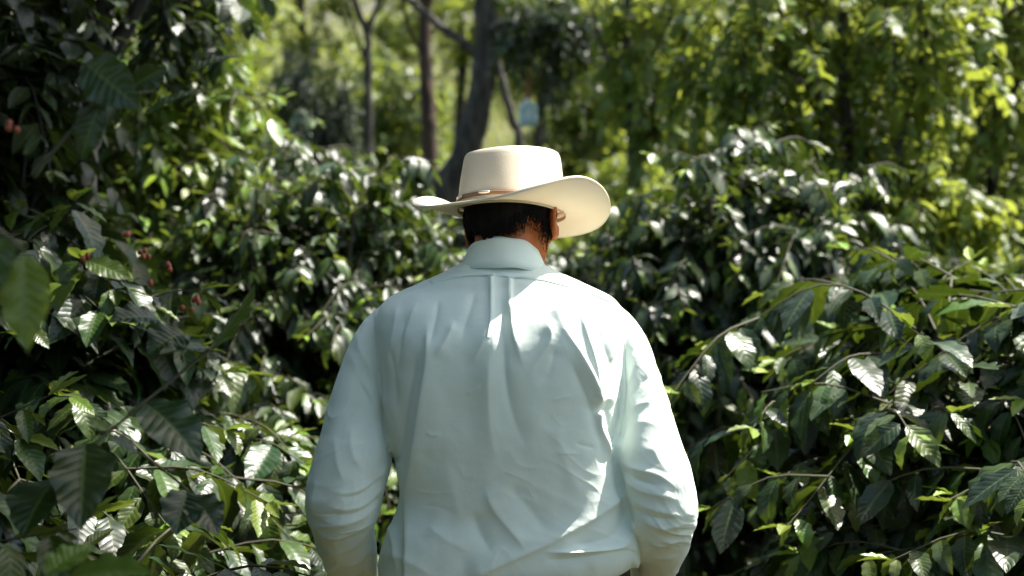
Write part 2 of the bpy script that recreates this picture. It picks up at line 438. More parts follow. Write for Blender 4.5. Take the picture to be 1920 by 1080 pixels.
mb.add(np.array(V).reshape(-1, 3), grid_faces(nz, nph, False))
for _ in range(1800):                   # short strands at the nape and over the temples
    p = rs.uniform(-2.2, 2.2); z0 = float(np.interp(p, phi, hl)) + rs.uniform(.0, .022)
    ta = 1 - (max(0, -z0) / .15) ** 1.6 * .55
    r = np.array([.0805 * math.sin(p), -.099 * math.cos(p), 0]) * ta; r[2] = z0
    dn = np.array([rs.normal() * .15, rs.normal() * .1, -1.0]); ln = rs.uniform(.004, .012)
    e = r + dn * ln; sc = 1 - (max(0, -e[2]) / .15) ** 1.6 * .55
    ee = np.array([.0800 * math.sin(p), -.0985 * math.cos(p), 0]) * sc; e = np.array([ee[0] + dn[0] * ln, ee[1] + dn[1] * ln, e[2]])
    if (HR @ e)[2] + HEAD_C[2] < COLLAR_TOP and abs(p) < 1.2: continue
    m_ = (r + e) / 2 * np.array([1.012, 1.012, 1])
    tube(mb, np.array([r, m_, e]) @ HR.T + HEAD_C, [.0008, .0006, .0002], 4, cap=False)
for _ in range(1500):                  # fine short hairs thinning out down the nape
    p = rs.uniform(-1.7, 1.7); z0 = float(np.interp(p, phi, hl)) - abs(rs.normal()) * .012 + .003
    ta = 1 - (max(0, -z0) / .15) ** 1.6 * .55
    r = np.array([.0745 * math.sin(p), -.0935 * math.cos(p), 0]) * ta; r[2] = z0
    e = r * np.array([1.045, 1.045, 1]) + np.array([rs.normal() * .002, rs.normal() * .002, -rs.uniform(.004, .009)])
    if (HR @ e)[2] + HEAD_C[2] < COLLAR_TOP and abs(p) < 1.2: continue
    tube(mb, np.array([r, (r + e) / 2 * np.array([1.01, 1.01, 1]), e]) @ HR.T + HEAD_C, [.0005, .0004, .0001], 3, cap=False)
man_part('hair', mb, M_HAIR)

# --- shirt: torso and sleeves grown together, then draped with the folds of the photo
mb = MB()
loft(mb, torso_rings(rows_f, 0.0, 128, 2.8))
for A in (ARM_L, ARM_R):
    P, R = arm_chain(A); tube(mb, P, R, 40)
shirt_m = remesh(mb.mesh('shirt', None), 0.0019, 26, 0.5)
co, no = get_co(shirt_m), get_no(shirt_m)
PX = 960 + FPX * co[:, 0] / co[:, 1]; PY = 540 - FPX * (co[:, 2] - CAM_Z) / co[:, 1]
Q = np.stack([PX, PY], 1)
def crop(*p):                          # fold lines measured in an enlargement of the photo
    return np.array([(560 + a / 1.8, 480 + b / 1.8) for a, b in p])
def fold(pts, amp, s1, s2=None, taper=(.25, .35)):
    """ridge (amp > 0) or crease along a line; s1 / s2: widths in pixels on its left / right side"""
    s2 = s2 or s1
    P = catmull(pts, max(6, len(pts) * 4)); best = np.full(len(Q), 1e9); tb = np.zeros(len(Q)); sg = np.zeros(len(Q))
    seg = np.linalg.norm(np.diff(P, axis=0), axis=1); cum = np.concatenate([[0], np.cumsum(seg)]); tot = cum[-1]
    lo, hi = P.min(0) - 5 * max(s1, s2), P.max(0) + 5 * max(s1, s2)
    idx = np.where((Q[:, 0] > lo[0]) & (Q[:, 0] < hi[0]) & (Q[:, 1] > lo[1]) & (Q[:, 1] < hi[1]))[0]
    if not len(idx): return
    q = Q[idx]; best = np.full(len(q), 1e9); tb = np.zeros(len(q)); sg = np.ones(len(q))
    for i in range(len(P) - 1):
        a, d = P[i], P[i + 1] - P[i]; l2 = max(d @ d, 1e-9)
        u = np.clip(((q - a) @ d) / l2, 0, 1); e = q - (a + u[:, None] * d); r = np.hypot(e[:, 0], e[:, 1])
        m = r < best; best[m] = r[m]; tb[m] = (cum[i] + u[m] * seg[i]) / tot; sg[m] = np.sign(d[0] * e[m, 1] - d[1] * e[m, 0])
    s = np.where(sg > 0, s1, s2)       # sg > 0: right-hand side of the travel direction as drawn
    prof = np.exp(-(np.sqrt((best / s) ** 2 + .04) - .2) * 1.25)
    env = sstep(0, taper[0], tb) * (1 - sstep(1 - taper[1], 1, tb)) if taper else 1
    disp[idx] += amp * prof * env
def step(pts, amp, w):
    """cloth edge: everything above / left of the line stands proud"""
    P = catmull(pts, 40); y = np.interp(PX, P[:, 0], P[:, 1])
    return amp * (0.5 - 0.5 * np.tanh((PY - y) / w))
disp = np.zeros(len(co))
mm = 0.001
F = fold
# back: centre pleat and the drapes falling from the yoke
F(crop((646, 66), (648, 140), (645, 235), (618, 300), (575, 375)), 5 * mm, 14, 7, (.02, .35))
F(crop((712, 74), (712, 160), (722, 250), (742, 325), (770, 400)), 4.5 * mm, 6, 13, (.02, .4))
F(crop((680, 120), (690, 230), (700, 420), (730, 560), (790, 680)), -6 * mm, 16, 12, (.2, .5))
F(crop((655, 240), (640, 420), (650, 620), (690, 740)), 4 * mm, 20, 16, (.3, .5))
F(crop((600, 110), (575, 190), (540, 300)), -3 * mm, 10)
F(crop((530, 215), (495, 290), (455, 350)), 4 * mm, 9, 14)
F(crop((475, 130), (455, 240), (440, 330)), -3.5 * mm, 9)
F(crop((432, 205), (434, 330), (415, 470), (392, 640), (376, 820), (368, 1000), (360, 1100)), 8 * mm, 8, 26, (.12, .02))
F(crop((400, 300), (375, 450), (345, 620), (330, 780)), -7 * mm, 16, 12)
F(crop((402, 150), (372, 225), (345, 320)), 4 * mm, 8, 12)
F(crop((335, 150), (318, 260), (292, 400)), 4.5 * mm, 8, 10)
F(crop((365, 180), (345, 290), (325, 420)), -3 * mm, 8)
F(crop((300, 250), (320, 400), (335, 540)), -3 * mm, 9)
F(crop((275, 440), (330, 560), (345, 700)), 3 * mm, 9, 13)
# back: right-hand drapes from the shoulder
F(crop((852, 130), (890, 230), (945, 320), (985, 400), (1012, 480), (1024, 520)), 7 * mm, 18, 7, (.15, .1))
F(crop((940, 165), (968, 250), (995, 350), (1010, 440), (1030, 520)), 4.5 * mm, 6, 12, (.2, .25))
F(crop((1018, 515), (1018, 570), (1040, 630), (1068, 700)), 7 * mm, 8, 8, (.12, .3))
F(crop((1045, 480), (1055, 560), (1072, 640)), -8 * mm, 11)
F(crop((905, 330), (960, 450), (1000, 560), (1030, 700)), -4 * mm, 18, 12)
F(crop((830, 200), (850, 280), (800, 360), (775, 420)), 4 * mm, 14, 10)
F(crop((870, 300), (840, 400), (790, 430)), -4 * mm, 12)
F(crop((1075, 200), (1090, 330), (1095, 470), (1080, 600)), 3 * mm, 9)
F(crop((1000, 230), (1040, 330), (1085, 420)), -3 * mm, 12)
# small pressed creases
for p, a in (((850, 488), (890, 478), (930, 470)), 2.2), (((860, 664), (910, 664), (955, 668)), 2.0), (((930, 628), (960, 640), (1010, 650)), -2.5), \
        (((430, 590), (455, 604), (485, 598)), 2.2), (((560, 470), (590, 455), (620, 430)), 1.8), (((400, 790), (470, 800), (540, 795)), 1.6), (((420, 840), (480, 850), (540, 880)), -1.8), (((990, 460), (1010, 470), (1030, 490)), 2):
    F(crop(*p), a * .4 * mm, 4)
# waist: blouse over the belt with long diagonal pulls
F(crop((628, 760), (652, 845), (722, 935), (778, 1003)), 3.8 * mm, 10, 26, (.3, .25))
F(crop((1125, 790), (1040, 855), (930, 925), (780, 1003), (680, 1045), (560, 1085)), 6.5 * mm, 24, 9, (.12, .1))
F(crop((700, 760), (790, 870), (860, 950)), -4 * mm, 26)
F(crop((580, 860), (620, 950), (660, 1020)), -5 * mm, 22)
F(crop((1135, 860), (1120, 950), (1060, 1000), (930, 1012), (800, 1000)), 7 * mm, 10, 14, (.1, .3))
F(crop((1120, 830), (1080, 930), (980, 970), (880, 975)), -5 * mm, 14)
F(crop((1128, 900), (1135, 980), (1120, 1040)), 4 * mm, 8)
F(crop((430, 900), (500, 960), (590, 1000)), 3 * mm, 12, 20)
F(crop((300, 880), (320, 960), (340, 1060)), 3.5 * mm, 9)
F(crop((270, 1000), (360, 1010), (470, 1060)), 3 * mm, 10)
F(crop((820, 1040), (930, 1045), (1060, 1030)), -3.5 * mm, 10)
F(crop((480, 680), (520, 790), (545, 930)), 3 * mm, 26)
F(crop((860, 560), (900, 700), (960, 830)), 3 * mm, 28)
# left sleeve
F(crop((258, 235), (262, 320), (270, 420), (292, 560), (312, 650), (332, 712)), -6 * mm, 6, 8, (.15, .05))
SEAMS = [crop((256, 190), (262, 300), (270, 420), (292, 560), (312, 650), (332, 712)), crop((1106, 195), (1102, 330), (1104, 460), (1090, 580), (1064, 655), (1080, 740), (1110, 850), (1135, 920))]
F(crop((225, 190), (215, 260), (190, 330)), 4 * mm, 10)
F(crop((200, 230), (205, 310), (245, 390), (270, 450)), 4.5 * mm, 8, 12)
F(crop((170, 300), (200, 400), (250, 480), (285, 560)), 4 * mm, 9, 13)
F(crop((185, 360), (215, 440), (255, 520)), -3.5 * mm, 10)
F(crop((175, 560), (180, 660), (225, 740)), 3.5 * mm, 10, 14)
F(crop((120, 600), (130, 700), (160, 780)), 3 * mm, 10)
F(crop((255, 560), (268, 660), (235, 760)), 3.5 * mm, 10)
F(crop((300, 690), (250, 760), (170, 800), (90, 790)), 6 * mm, 8, 14)
F(crop((292, 750), (230, 830), (150, 855), (70, 830)), 6.5 * mm, 8, 13)
F(crop((285, 730), (210, 800), (120, 815)), -5 * mm, 8)
F(crop((280, 810), (210, 880), (120, 900), (40, 870)), 6.5 * mm, 8, 12)
F(crop((260, 860), (190, 930), (110, 950), (50, 920)), 6 * mm, 7, 11)
F(crop((285, 790), (205, 858), (110, 872), (35, 850)), -5 * mm, 8)
F(crop((252, 900), (190, 975), (110, 1000), (60, 985)), 5 * mm, 8, 12)
F(crop((60, 740), (50, 820), (45, 880)), 4 * mm, 10)
F(crop((250, 960), (200, 1030), (120, 1055)), 5 * mm, 9)
F(crop((245, 920), (180, 950), (100, 972)), -4 * mm, 7)
# right sleeve
F(crop((1104, 240), (1102, 330), (1104, 460), (1090, 580), (1064, 655), (1080, 740), (1110, 850), (1135, 920)), -6 * mm, 8, 6, (.15, .05))
F(crop((1150, 320), (1125, 390), (1105, 440)), 5 * mm, 8, 12)
F(crop((1200, 490), (1150, 500), (1108, 530)), 4.5 * mm, 8)
F(crop((1190, 400), (1150, 440), (1110, 490)), -4 * mm, 9)
F(crop((1240, 600), (1180, 560), (1110, 570)), 4 * mm, 10)
F(crop((1075, 690), (1140, 720), (1220, 745), (1290, 800)), 6 * mm, 8, 13)
F(crop((1085, 740), (1150, 790), (1230, 810), (1300, 830)), 5.5 * mm, 8, 12)
F(crop((1080, 715), (1150, 755), (1240, 780)), -4.5 * mm, 7)
F(crop((1110, 810), (1180, 850), (1260, 870), (1325, 880)), 6 * mm, 8, 12)
F(crop((1140, 870), (1210, 915), (1270, 910), (1320, 900)), 6 * mm, 8, 11)
F(crop((1130, 845), (1200, 882), (1280, 885)), -5 * mm, 7)
F(crop((1160, 930), (1220, 975), (1300, 950)), 5 * mm, 8)
F(crop((1155, 990), (1220, 1020), (1290, 1010)), 4.5 * mm, 9)
F(crop((1260, 640), (1290, 740), (1310, 820)), 4 * mm, 9)
F(crop((1190, 620), (1215, 690), (1250, 740)), 3 * mm, 12)
back_w = sstep(-.15, .35, -no[:, 1])   # photo folds belong to the side towards the camera
ridge = lambda p: (1 - np.abs(vnoise(p))) ** 3
low = sstep(900, 1010, PY) * .35 + sstep(0, 50, np.abs(PX - 943) - 225) * .8 * sstep(560, 760, PY)
warp = np.stack([vnoise(co * 13 + 31), vnoise(co * 13 + 57), vnoise(co * 13 + 83)], 1)
slant = co + .035 * warp; slant[:, 2] += .55 * np.abs(slant[:, 0])
drape = vnoise(np.stack([PX / 62, PX * 0 + 5, PY / 420], 1)) * 3.0 * mm * sstep(540, 660, PY) * (1 - sstep(225, 250, np.abs(PX - 943)))
mask = sstep(-.1, .5, vnoise(co * 7 + 91))
n3 = drape + (ridge(slant * np.array([24, 17, 40]) + 23) - .3) * .75 * mm * mask * sstep(560, 680, PY) + (ridge(slant * np.array([12, 10, 26]) + 11) - .3) * 2.4 * mm * low + (ridge(slant * np.array([27, 18, 47]) + 5) - .3) * .9 * mm * low + vnoise(co * np.array([26, 26, 9])) * 1.6 * mm + vnoise(co * np.array([11, 11, 16]) + 7) * 2.2 * mm + vnoise(co * 48 + 3) * .5 * mm
YOKE = [(690, 588), (720, 568), (760, 549), (800, 535), (830, 527), (871, 519), (918, 517), (955, 520), (1007, 525), (1043, 533), (1090, 546), (1140, 566), (1185, 592)]
disp = disp * (1.0 + .55 * vnoise(co * np.array([19, 19, 13]) + 71)) * (1 - .3 * sstep(215, 240, np.abs(PX - 943))) * back_w * 1.15 + n3
ends = 1 - sstep(165, 235, np.abs(PX - 943))
disp += step(YOKE, 2.2 * mm, 1.2) * back_w * ends
YM = catmull(YOKE, 60)
yy = np.interp(PX, YM[:, 0], YM[:, 1])
# pleat edges: cloth folded over itself, two small steps running down from the yoke
for x0, sgn in ((919, 1), (956, -1)):
    m = (PY > yy) * np.exp(-np.maximum(0, PY - yy - 30) / 45)
    xx = x0 + (PY - 516) * 0.02
    disp += sgn * 2.2 * mm * np.tanh((PX - xx) / 1.6) * np.exp(-(np.abs(PX - xx) / 16) ** 2) * m * back_w
disp = np.where(PY < 500, disp * .4, disp)
new_co = co + no * disp[:, None]
new_co[:, 2] += .022 * (PX - 930) / 250 * sstep(1020, 1065, PY) * (1 - sstep(238, 262, np.abs(PX - 943)))      # hem sits higher on the right
set_co(shirt_m, new_co)
shirt = man_part('shirt', shirt_m, M_SHIRT)
# sewn edges: narrow turned-over strips lying on the cloth
from mathutils.bvhtree import BVHTree
bv = BVHTree.FromPolygons([tuple(v) for v in get_co(shirt_m) + ORI], [tuple(p.vertices) for p in shirt_m.polygons])
def seam_strip(name, pts, sgn, h=1.5, wid=9, n=90):
    P = catmull(pts, n); T = nrm(np.gradient(P, axis=0)); Nn = np.stack([-T[:, 1], T[:, 0]], 1) * sgn
    rows_ = []
    for off, up in ((-.6, -.6), (0, h * .75), (.9, h), (2.6, h * .75), (wid * .55, h * .35), (wid, -.5)):
        r_ = []
        for q in P + Nn * off:
            d_ = Vector(W(q[0], q[1], 1.0) - np.array([0, 0, CAM_Z])).normalized()
            hit, nn_, i_, ds = bv.ray_cast(Vector((0, 0, CAM_Z)), d_)
            if hit is None or hit.y > D + .03: r_.append(None); continue
            r_.append(np.array(hit + nn_ * up * .001))
        rows_.append(r_)
    ok = [k for k in range(n) if all(r_[k] is not None for r_ in rows_)]
    a, b = ok[0], ok[-1] + 1
    for k in range(a, b):
        for r_ in rows_:
            if r_[k] is None: r_[k] = r_[k - 1]
    mb = MB(); mb.add(np.array([r_[a:b] for r_ in rows_]).reshape(-1, 3), grid_faces(len(rows_), b - a, False))
    return man_part(name, mb, M_SHIRT, shirt)
seam_strip('yoke_seam', [(q[0], q[1]) for q in YOKE], -1, 2.5, 11)
for S_, g_ in zip(SEAMS, (-1, 1)): seam_strip('armhole_seam', S_, g_, 1.8, 9)
seam_strip('pleat_edge', [(919, 519), (919, 560), (918, 600), (912, 632)], -1, 1.5, 10, 40)
seam_strip('pleat_edge', [(956, 520), (956.5, 560), (958, 605), (962, 640)], -1, 1.5, 10, 40)

# collar: stand and fall, open at the throat
mb = MB()
na = 90
ang = np.linspace(-2.55, 2.55, na)     # 0 = nape, + towards the man's right
CB = W(944, 494, D) + np.array([0, -.003, 0])
prof = [(-.010, .0, -.012), (-.008, .0, .012), (-.006, .01, .9), (-.0035, .006, .975), (.0, .0, 1.0), (.0028, .0, .99), (.0048, .0, .94), (.0080, .0, .55), (.0112, .0, .20), (.0138, .0, -.08), (.0125, .0, -.095), (.009, 0, .25), (.004, 0, .7)]
V = []
for off, _, hz in prof:
    a = ang
    rx, ry = .0655 + off * (1 + .6 * np.abs(np.sin(a))), .067 + off * .9
    topz = .046 - .036 * (1 - np.cos(a)) * .5 * 1.25
    basez = -.004 - .040 * (1 - np.cos(a)) * .5
    lean = hz * .010
    x = np.sin(a) * (rx - lean); y = -np.cos(a) * (ry - lean * .5) + hz * .014
    z = basez + (topz - basez) * hz + .0012 * np.sin(a * 7 + hz * 3)
    V.append(np.stack([x, y, z + x * -.03], 1) + CB)
mb.add(np.array(V).reshape(-1, 3), grid_faces(len(prof), na, False))
man_part('collar', mb, M_SHIRT, shirt)
# cuffs (below the picture)
for A in (ARM_L, ARM_R):
    P, R = arm_chain(A); c0, c1 = P[-5], P[-1] + (P[-1] - P[-5]) * .4
    mb = MB(); T = nrm(P[-1] - P[-5])
    tube(mb, np.linspace(c0, c1, 8), np.linspace(R[-5] * 1.06, R[-1] * .98, 8), 32)
    man_part('cuff', mb, M_SHIRT, shirt)

# trousers, belt, shoes
mb = MB()
bz = [(1062, 738, 1176, .138, .150), (1085, 738, 1176, .14, .155), (1130, 735, 1180, .145, .15), (1190, 735, 1180, .145, .14), (1225, 745, 1170, .13, .12)]
loft(mb, torso_rings(catmull(np.array(bz, float), 14), .004))
for s in (-1, 1):
    P = catmull([(HIPX + s * .095, D + .0, hip_z - .05), (HIPX + s * .103, D + .012, .52), (HIPX + s * .108, D - .005, .05)], 24)
    tube(mb, P, np.interp(np.linspace(0, 1, 24), [0, .25, .55, 1], [.112, .105, .082, .075]), 28, bump=.02, rng=np.random.RandomState(4 + s))
tm = remesh(mb.mesh('trousers', None), .007, 4)
trous = man_part('trousers', tm, M_TROUSER)
mb = MB()
rg = torso_rings(catmull(np.array([(1058, 735, 1179, .141, .153), (1062, 733, 1181, .143, .155), (1092, 733, 1181, .143, .157), (1096, 735, 1179, .141, .156)], float), 8), 0)
loft(mb, rg)
belt = man_part('belt', mb, M_BELT)
for s in (-1, 1):
    mb = MB()
    sec = []
    for t in np.linspace(0, 1, 14):
        y = -.10 + .27 * t; hw = .047 * math.sin(math.pi * min(1, .2 + t * .72)) ** .5 * (1 - .25 * max(0, t - .8) / .2); hh = .052 if t < .4 else .052 - .03 * (t - .4) / .6
        th = np.linspace(0, 2 * math.pi, 24, endpoint=False)
        sec.append(np.stack([HIPX + s * .11 + np.cos(th) * hw, np.full(24, D + y), .045 + np.sign(np.sin(th)) * np.abs(np.sin(th)) ** .6 * np.where(np.sin(th) > 0, hh, .041)], 1))
    loft(mb, sec); man_part('shoe', mb, M_SHOE)

# --- hat: flat-topped crown, swept brim with both sides curled up, leather band with two metal pieces
HAT_C = W(956, 397, D) + np.array([0.004, .03, 0])
HAT_R = np.array(Matrix.Rotation(math.radians(-33), 3, 'Z') @ Matrix.Rotation(math.radians(-8), 3, 'X') @ Matrix.Rotation(math.radians(-4.5), 3, 'Y'))
hat_e = tag(bpy.data.objects.new('hat', None)); COL.objects.link(hat_e); hat_e.parent = man
hat_e.location = Vector(HAT_C - ORI)
def hat_part(name, V, F, mat, thick=0.0):
    mb = MB(); mb.add(np.asarray(V).reshape(-1, 3) @ HAT_R.T, F)
    o = mb.build(name, mat, hat_e)
    if thick:
        s = o.modifiers.new('thickness', 'SOLIDIFY'); s.thickness = thick; s.offset = 0
    return o
n = 128; ph = np.linspace(0, 2 * math.pi, n, endpoint=False)
CA, CBb, CH = .0885, .1065, .114
V = []
for t, z in [(1.0, -.004), (1.0, .006), (.990, .02), (.976, .04), (.955, .06), (.922, .084), (.905, .096), (.888, .103), (.858, .108), (.80, .111), (.70, .111), (.55, .105), (.4, .098), (.25, .093), (.12, .091), (.02, .091)]:
    sq = (np.abs(np.cos(ph)) ** 2.25 + np.abs(np.sin(ph)) ** 2.25) ** (-1 / 2.25)
    x, y = np.cos(ph) * CA * t * sq, np.sin(ph) * CBb * t * sq
    zz = np.full(n, z) + .009 * np.sin(ph) * max(0, z - .04) / .06
    V.append(np.stack([x, y, zz], 1))
hat_part('crown', V, grid_faces(len(V), n), M_STRAW)
V = []
nt_ = 22
for k in range(nt_):
    t = k / (nt_ - 1)
    sq = (np.abs(np.cos(ph)) ** 2.25 + np.abs(np.sin(ph)) ** 2.25) ** (-1 / 2.25)
    side = np.abs(np.cos(ph)) ** 2.8
    curl = side * t ** 2.2 * .040
    dip = (1 - side) * t ** 1.2 * np.where(np.sin(ph) > 0, .014, .021)
    inw = side * t ** 2.4 * .020
    wx, wy = .093, .078
    x = np.cos(ph) * (CA * sq * .99 + wx * t - inw * 1.0); y = np.sin(ph) * (CBb * sq * .99 + wy * t)
    z = curl - dip + .002
    V.append(np.stack([x, y, z], 1))
e = V[-1]                              # rolled edge
hat_part('brim', V, grid_faces(nt_, n), M_STRAW, .0028)
mb = MB(); pts = np.vstack([e, e[:1]]) @ HAT_R.T
tube(mb, pts, .0026, 8, cap=False); mb.build('brim_edge', M_STRAW, hat_e)
V = []
for dr, z in [(.001, .0015), (.0030, .002), (.0034, .005), (.0030, .0085), (.001, .009)]:
    sq = (np.abs(np.cos(ph)) ** 2.25 + np.abs(np.sin(ph)) ** 2.25) ** (-1 / 2.25)
    V.append(np.stack([np.cos(ph) * (CA * sq + dr), np.sin(ph) * (CBb * sq + dr), np.full(n, z + .0085)], 1))
band = hat_part('hat_band', V, grid_faces(5, n), M_BAND)
for a in (-2.08, -1.42):
    a0 = a
    mb = MB()
    c = np.array([math.cos(a0) * (CA * 1.03 + .005), math.sin(a0) * (CBb * 1.03 + .005), .0140])
    tx = nrm(np.array([-math.sin(a0) * CA, math.cos(a0) * CBb, 0])); nx = np.array([tx[1], -tx[0], 0]) 
    ellipsoid(mb, HAT_R @ c, (.0115, .003, .0032), HAT_R @ np.stack([tx, nx, np.array([0, 0, 1.0])], 1), 18, 10)
    o = mb.build('hat_ornament', M_METAL, hat_e)

# ------------------------------------------------------------------ ground
def terrain(x, y):
    s = np.maximum(0, y - 8.5)
    h = 0.30 * s * s / (s + 4.0)
    h = np.minimum(h, 15 + 0.02 * s)
    return h + 0.05 * np.sin(x * .7) * sstep(8, 14, y) + np.maximum(0, np.abs(x) - 1.0) * .02
def ter(x, y): return float(terrain(np.array([x]), np.array([y]))[0])

M_EARTH = simple_mat('leaf_strewn_earth', (0.06, 0.058, 0.030), 0.95, noise=0.5, scale=3, bump=0.8, bscale=30)
M_PATH = simple_mat('trodden_earth', (0.075, 0.062, 0.042), 0.95, noise=0.35, scale=4, bump=0.8, bscale=40)
xs = np.concatenate([np.linspace(-300, -24, 16), np.linspace(-22, 22, 90), np.linspace(24, 300, 16)])
ys = np.concatenate([np.linspace(-60, -4, 12), np.linspace(-3, 60, 120), np.linspace(65, 400, 20)])
X, Y = np.meshgrid(xs, ys)
Zg = terrain(X.ravel(), Y.ravel()) + .03 * vnoise(np.stack([X.ravel() * 1.3, Y.ravel() * 1.3, X.ravel() * 0], 1)) * (np.abs(X.ravel()) > .6)
mb = MB(); mb.add(np.stack([X.ravel(), Y.ravel(), Zg], 1), grid_faces(len(ys), len(xs), False))
tag(mb.build('ground', M_EARTH), kind='structure')
py_ = np.linspace(-3, 9, 60); px_ = np.linspace(-.42, .42, 9)
PXX, PYY = np.meshgrid(px_, py_)
cxp = .08 * np.sin(PYY * .8)
edge = 1 + .15 * vnoise(np.stack([PYY.ravel() * 2, PXX.ravel() * 0, PXX.ravel()], 1)).reshape(PXX.shape)
mb = MB(); mb.add(np.stack([(PXX * edge + cxp).ravel(), PYY.ravel(), terrain(PXX.ravel(), PYY.ravel()) + .035 + .004 * vnoise(np.stack([PXX.ravel() * 9, PYY.ravel() * 9, 0 * PXX.ravel()], 1))], 1), grid_faces(60, 9, False))
tag(mb.build('path', M_PATH), kind='structure')

# ------------------------------------------------------------------ leaves, branches, bushes
def leaf_set(mb, pos, d, n, Ln, Wd, bend, vee, cor, rnd, yng, nu=5, nv=8, veins=9.0, taper=(.75, 1.05)):
    """N leaves at once: pos, direction d, upper side n, length, width, downward bend, V fold, corrugation"""
    pos, d, n = map(lambda a: np.asarray(a, float), (pos, d, n)); N = len(pos)
    Ln, Wd, bend, vee, rnd, yng = (np.broadcast_to(np.asarray(a, float), (N,)) for a in (Ln, Wd, bend, vee, rnd, yng))
    d = nrm(d); n = nrm(n - d * (n * d).sum(1, keepdims=True)); s = np.cross(d, n)
    u = np.linspace(-1, 1, nu); v = np.linspace(0, 1, nv) ** .92
    U, Vv = np.meshgrid(u, v); U, Vv = U.ravel(), Vv.ravel(); M = len(U)
    w = np.maximum(Vv, 1e-6) ** taper[0] * np.maximum(1 - Vv, 1e-6) ** taper[1]; w = w / w.max(); w = np.maximum(w, .012)
    au = np.abs(U)
    wave = np.sin(2 * math.pi * (Vv[None] * 3.5) + rnd[:, None] * 40 + np.sign(U)[None] * 1.3) * au[None] ** 2
    b = np.where(np.abs(bend) < 1e-3, 1e-3, bend)[:, None]
    ax = Ln[:, None] * np.sin(b * Vv) / b; dz = Ln[:, None] * (1 - np.cos(b * Vv)) / b
    th = b * Vv
    lat = U * w * Wd[:, None] / 2 * (1 + .06 * wave)
    h = vee[:, None] * np.abs(lat) + Wd[:, None] * (.05 * wave * w)
    if cor:
        h = h + cor * Wd[:, None] * w * np.abs(np.sin(math.pi * (veins * Vv - 1.6 * au)))* np.minimum(au * 2.5, 1)
    nn = n[:, None, :] * np.cos(th)[..., None] + d[:, None, :] * np.sin(th)[..., None]
    Vx = pos[:, None, :] + d[:, None, :] * ax[..., None] - n[:, None, :] * dz[..., None] + s[:, None, :] * lat[..., None] + nn * h[..., None]
    at = np.empty((N, M, 4)); at[..., 0] = U; at[..., 1] = Vv; at[..., 2] = rnd[:, None]; at[..., 3] = yng[:, None]
    f = grid_faces(nv, nu, False)
    F_ = (f[None] + (np.arange(N) * M)[:, None, None]).reshape(-1, 4)
    mb.add(Vx.reshape(-1, 3), F_, at.reshape(-1, 4))

class Leaves:
    def __init__(s): s.r = []
    def add(s, p, d, n, L, Wd, bend, vee, y): s.r.append((*p, *d, *n, L, Wd, bend, vee, y))
    def put(s, mb, rng, **k):
        a = np.array(s.r)
        leaf_set(mb, a[:, 0:3], a[:, 3:6], a[:, 6:9], a[:, 9], a[:, 10], a[:, 11], a[:, 12], k.pop('cor', .03), rng.random(len(a)), a[:, 13], **k)

UP = np.array([0, 0, 1.0])
def spray(LV, wood, rng, P, r0, ll, lw, gap, first=.25, droop=.45, young_tip=.6, side=.85, bendr=(.1, 1.3), sides=5, youngness=0.0, keep=1.0):
    """a leafy branch: opposite pairs of leaves along polyline P, young leaves at the tip"""
    if wood is not None: tube(wood, P, np.linspace(r0, r0 * .3, len(P)), sides, cap=False)
    seg = np.linalg.norm(np.diff(P, axis=0), axis=1); cum = np.concatenate([[0], np.cumsum(seg)]); T = cum[-1]
    s = T * first
    while s < T * .99:
        i = min(np.searchsorted(cum, s) - 1, len(P) - 2); i = max(i, 0); t = (s - cum[i]) / seg[i]
        p = P[i] + (P[i + 1] - P[i]) * t; g = (P[i + 1] - P[i]) / seg[i]
        lat = np.cross(g, UP); ln = np.linalg.norm(lat); lat = lat / ln if ln > .1 else np.array([1.0, 0, 0])
        rel = s / T; sz = (1.0 - .45 * max(0, rel - .75) / .25) * rng.uniform(.55, 1.2)
        for sg in (-1, 1):
            if rng.random() > keep: continue
            d = g * rng.uniform(.25, .7) + lat * sg * side * rng.uniform(.7, 1.1) + UP * (-droop + rng.normal() * .28) + rng.normal(size=3) * .12
            n = UP + rng.normal(size=3) * .28 + g * .2
            y = youngness + (young_tip * max(0, rel - .78) / .22 if young_tip else 0) + max(0, rng.normal() * .13)
            LV.add(p + d * .008, d, n, ll * sz, lw * sz * rng.uniform(.85, 1.15), rng.uniform(*bendr), rng.uniform(.05, .35), min(1, y))
        s += gap * rng.uniform(.75, 1.25)
    if young_tip and rng.random() < .8:
        g = nrm(P[-1] - P[-2]); lat = np.cross(g, UP); lat = lat / max(np.linalg.norm(lat), .2)
        for sg in (-1, 1):
            d = g * .8 + lat * sg * .35 + UP * .35 + rng.normal(size=3) * .15
            LV.add(P[-1], d, UP + rng.normal(size=3) * .3 - g * .3, ll * .5, lw * .42, rng.uniform(-.2, .5), .4, min(1, young_tip + .4))

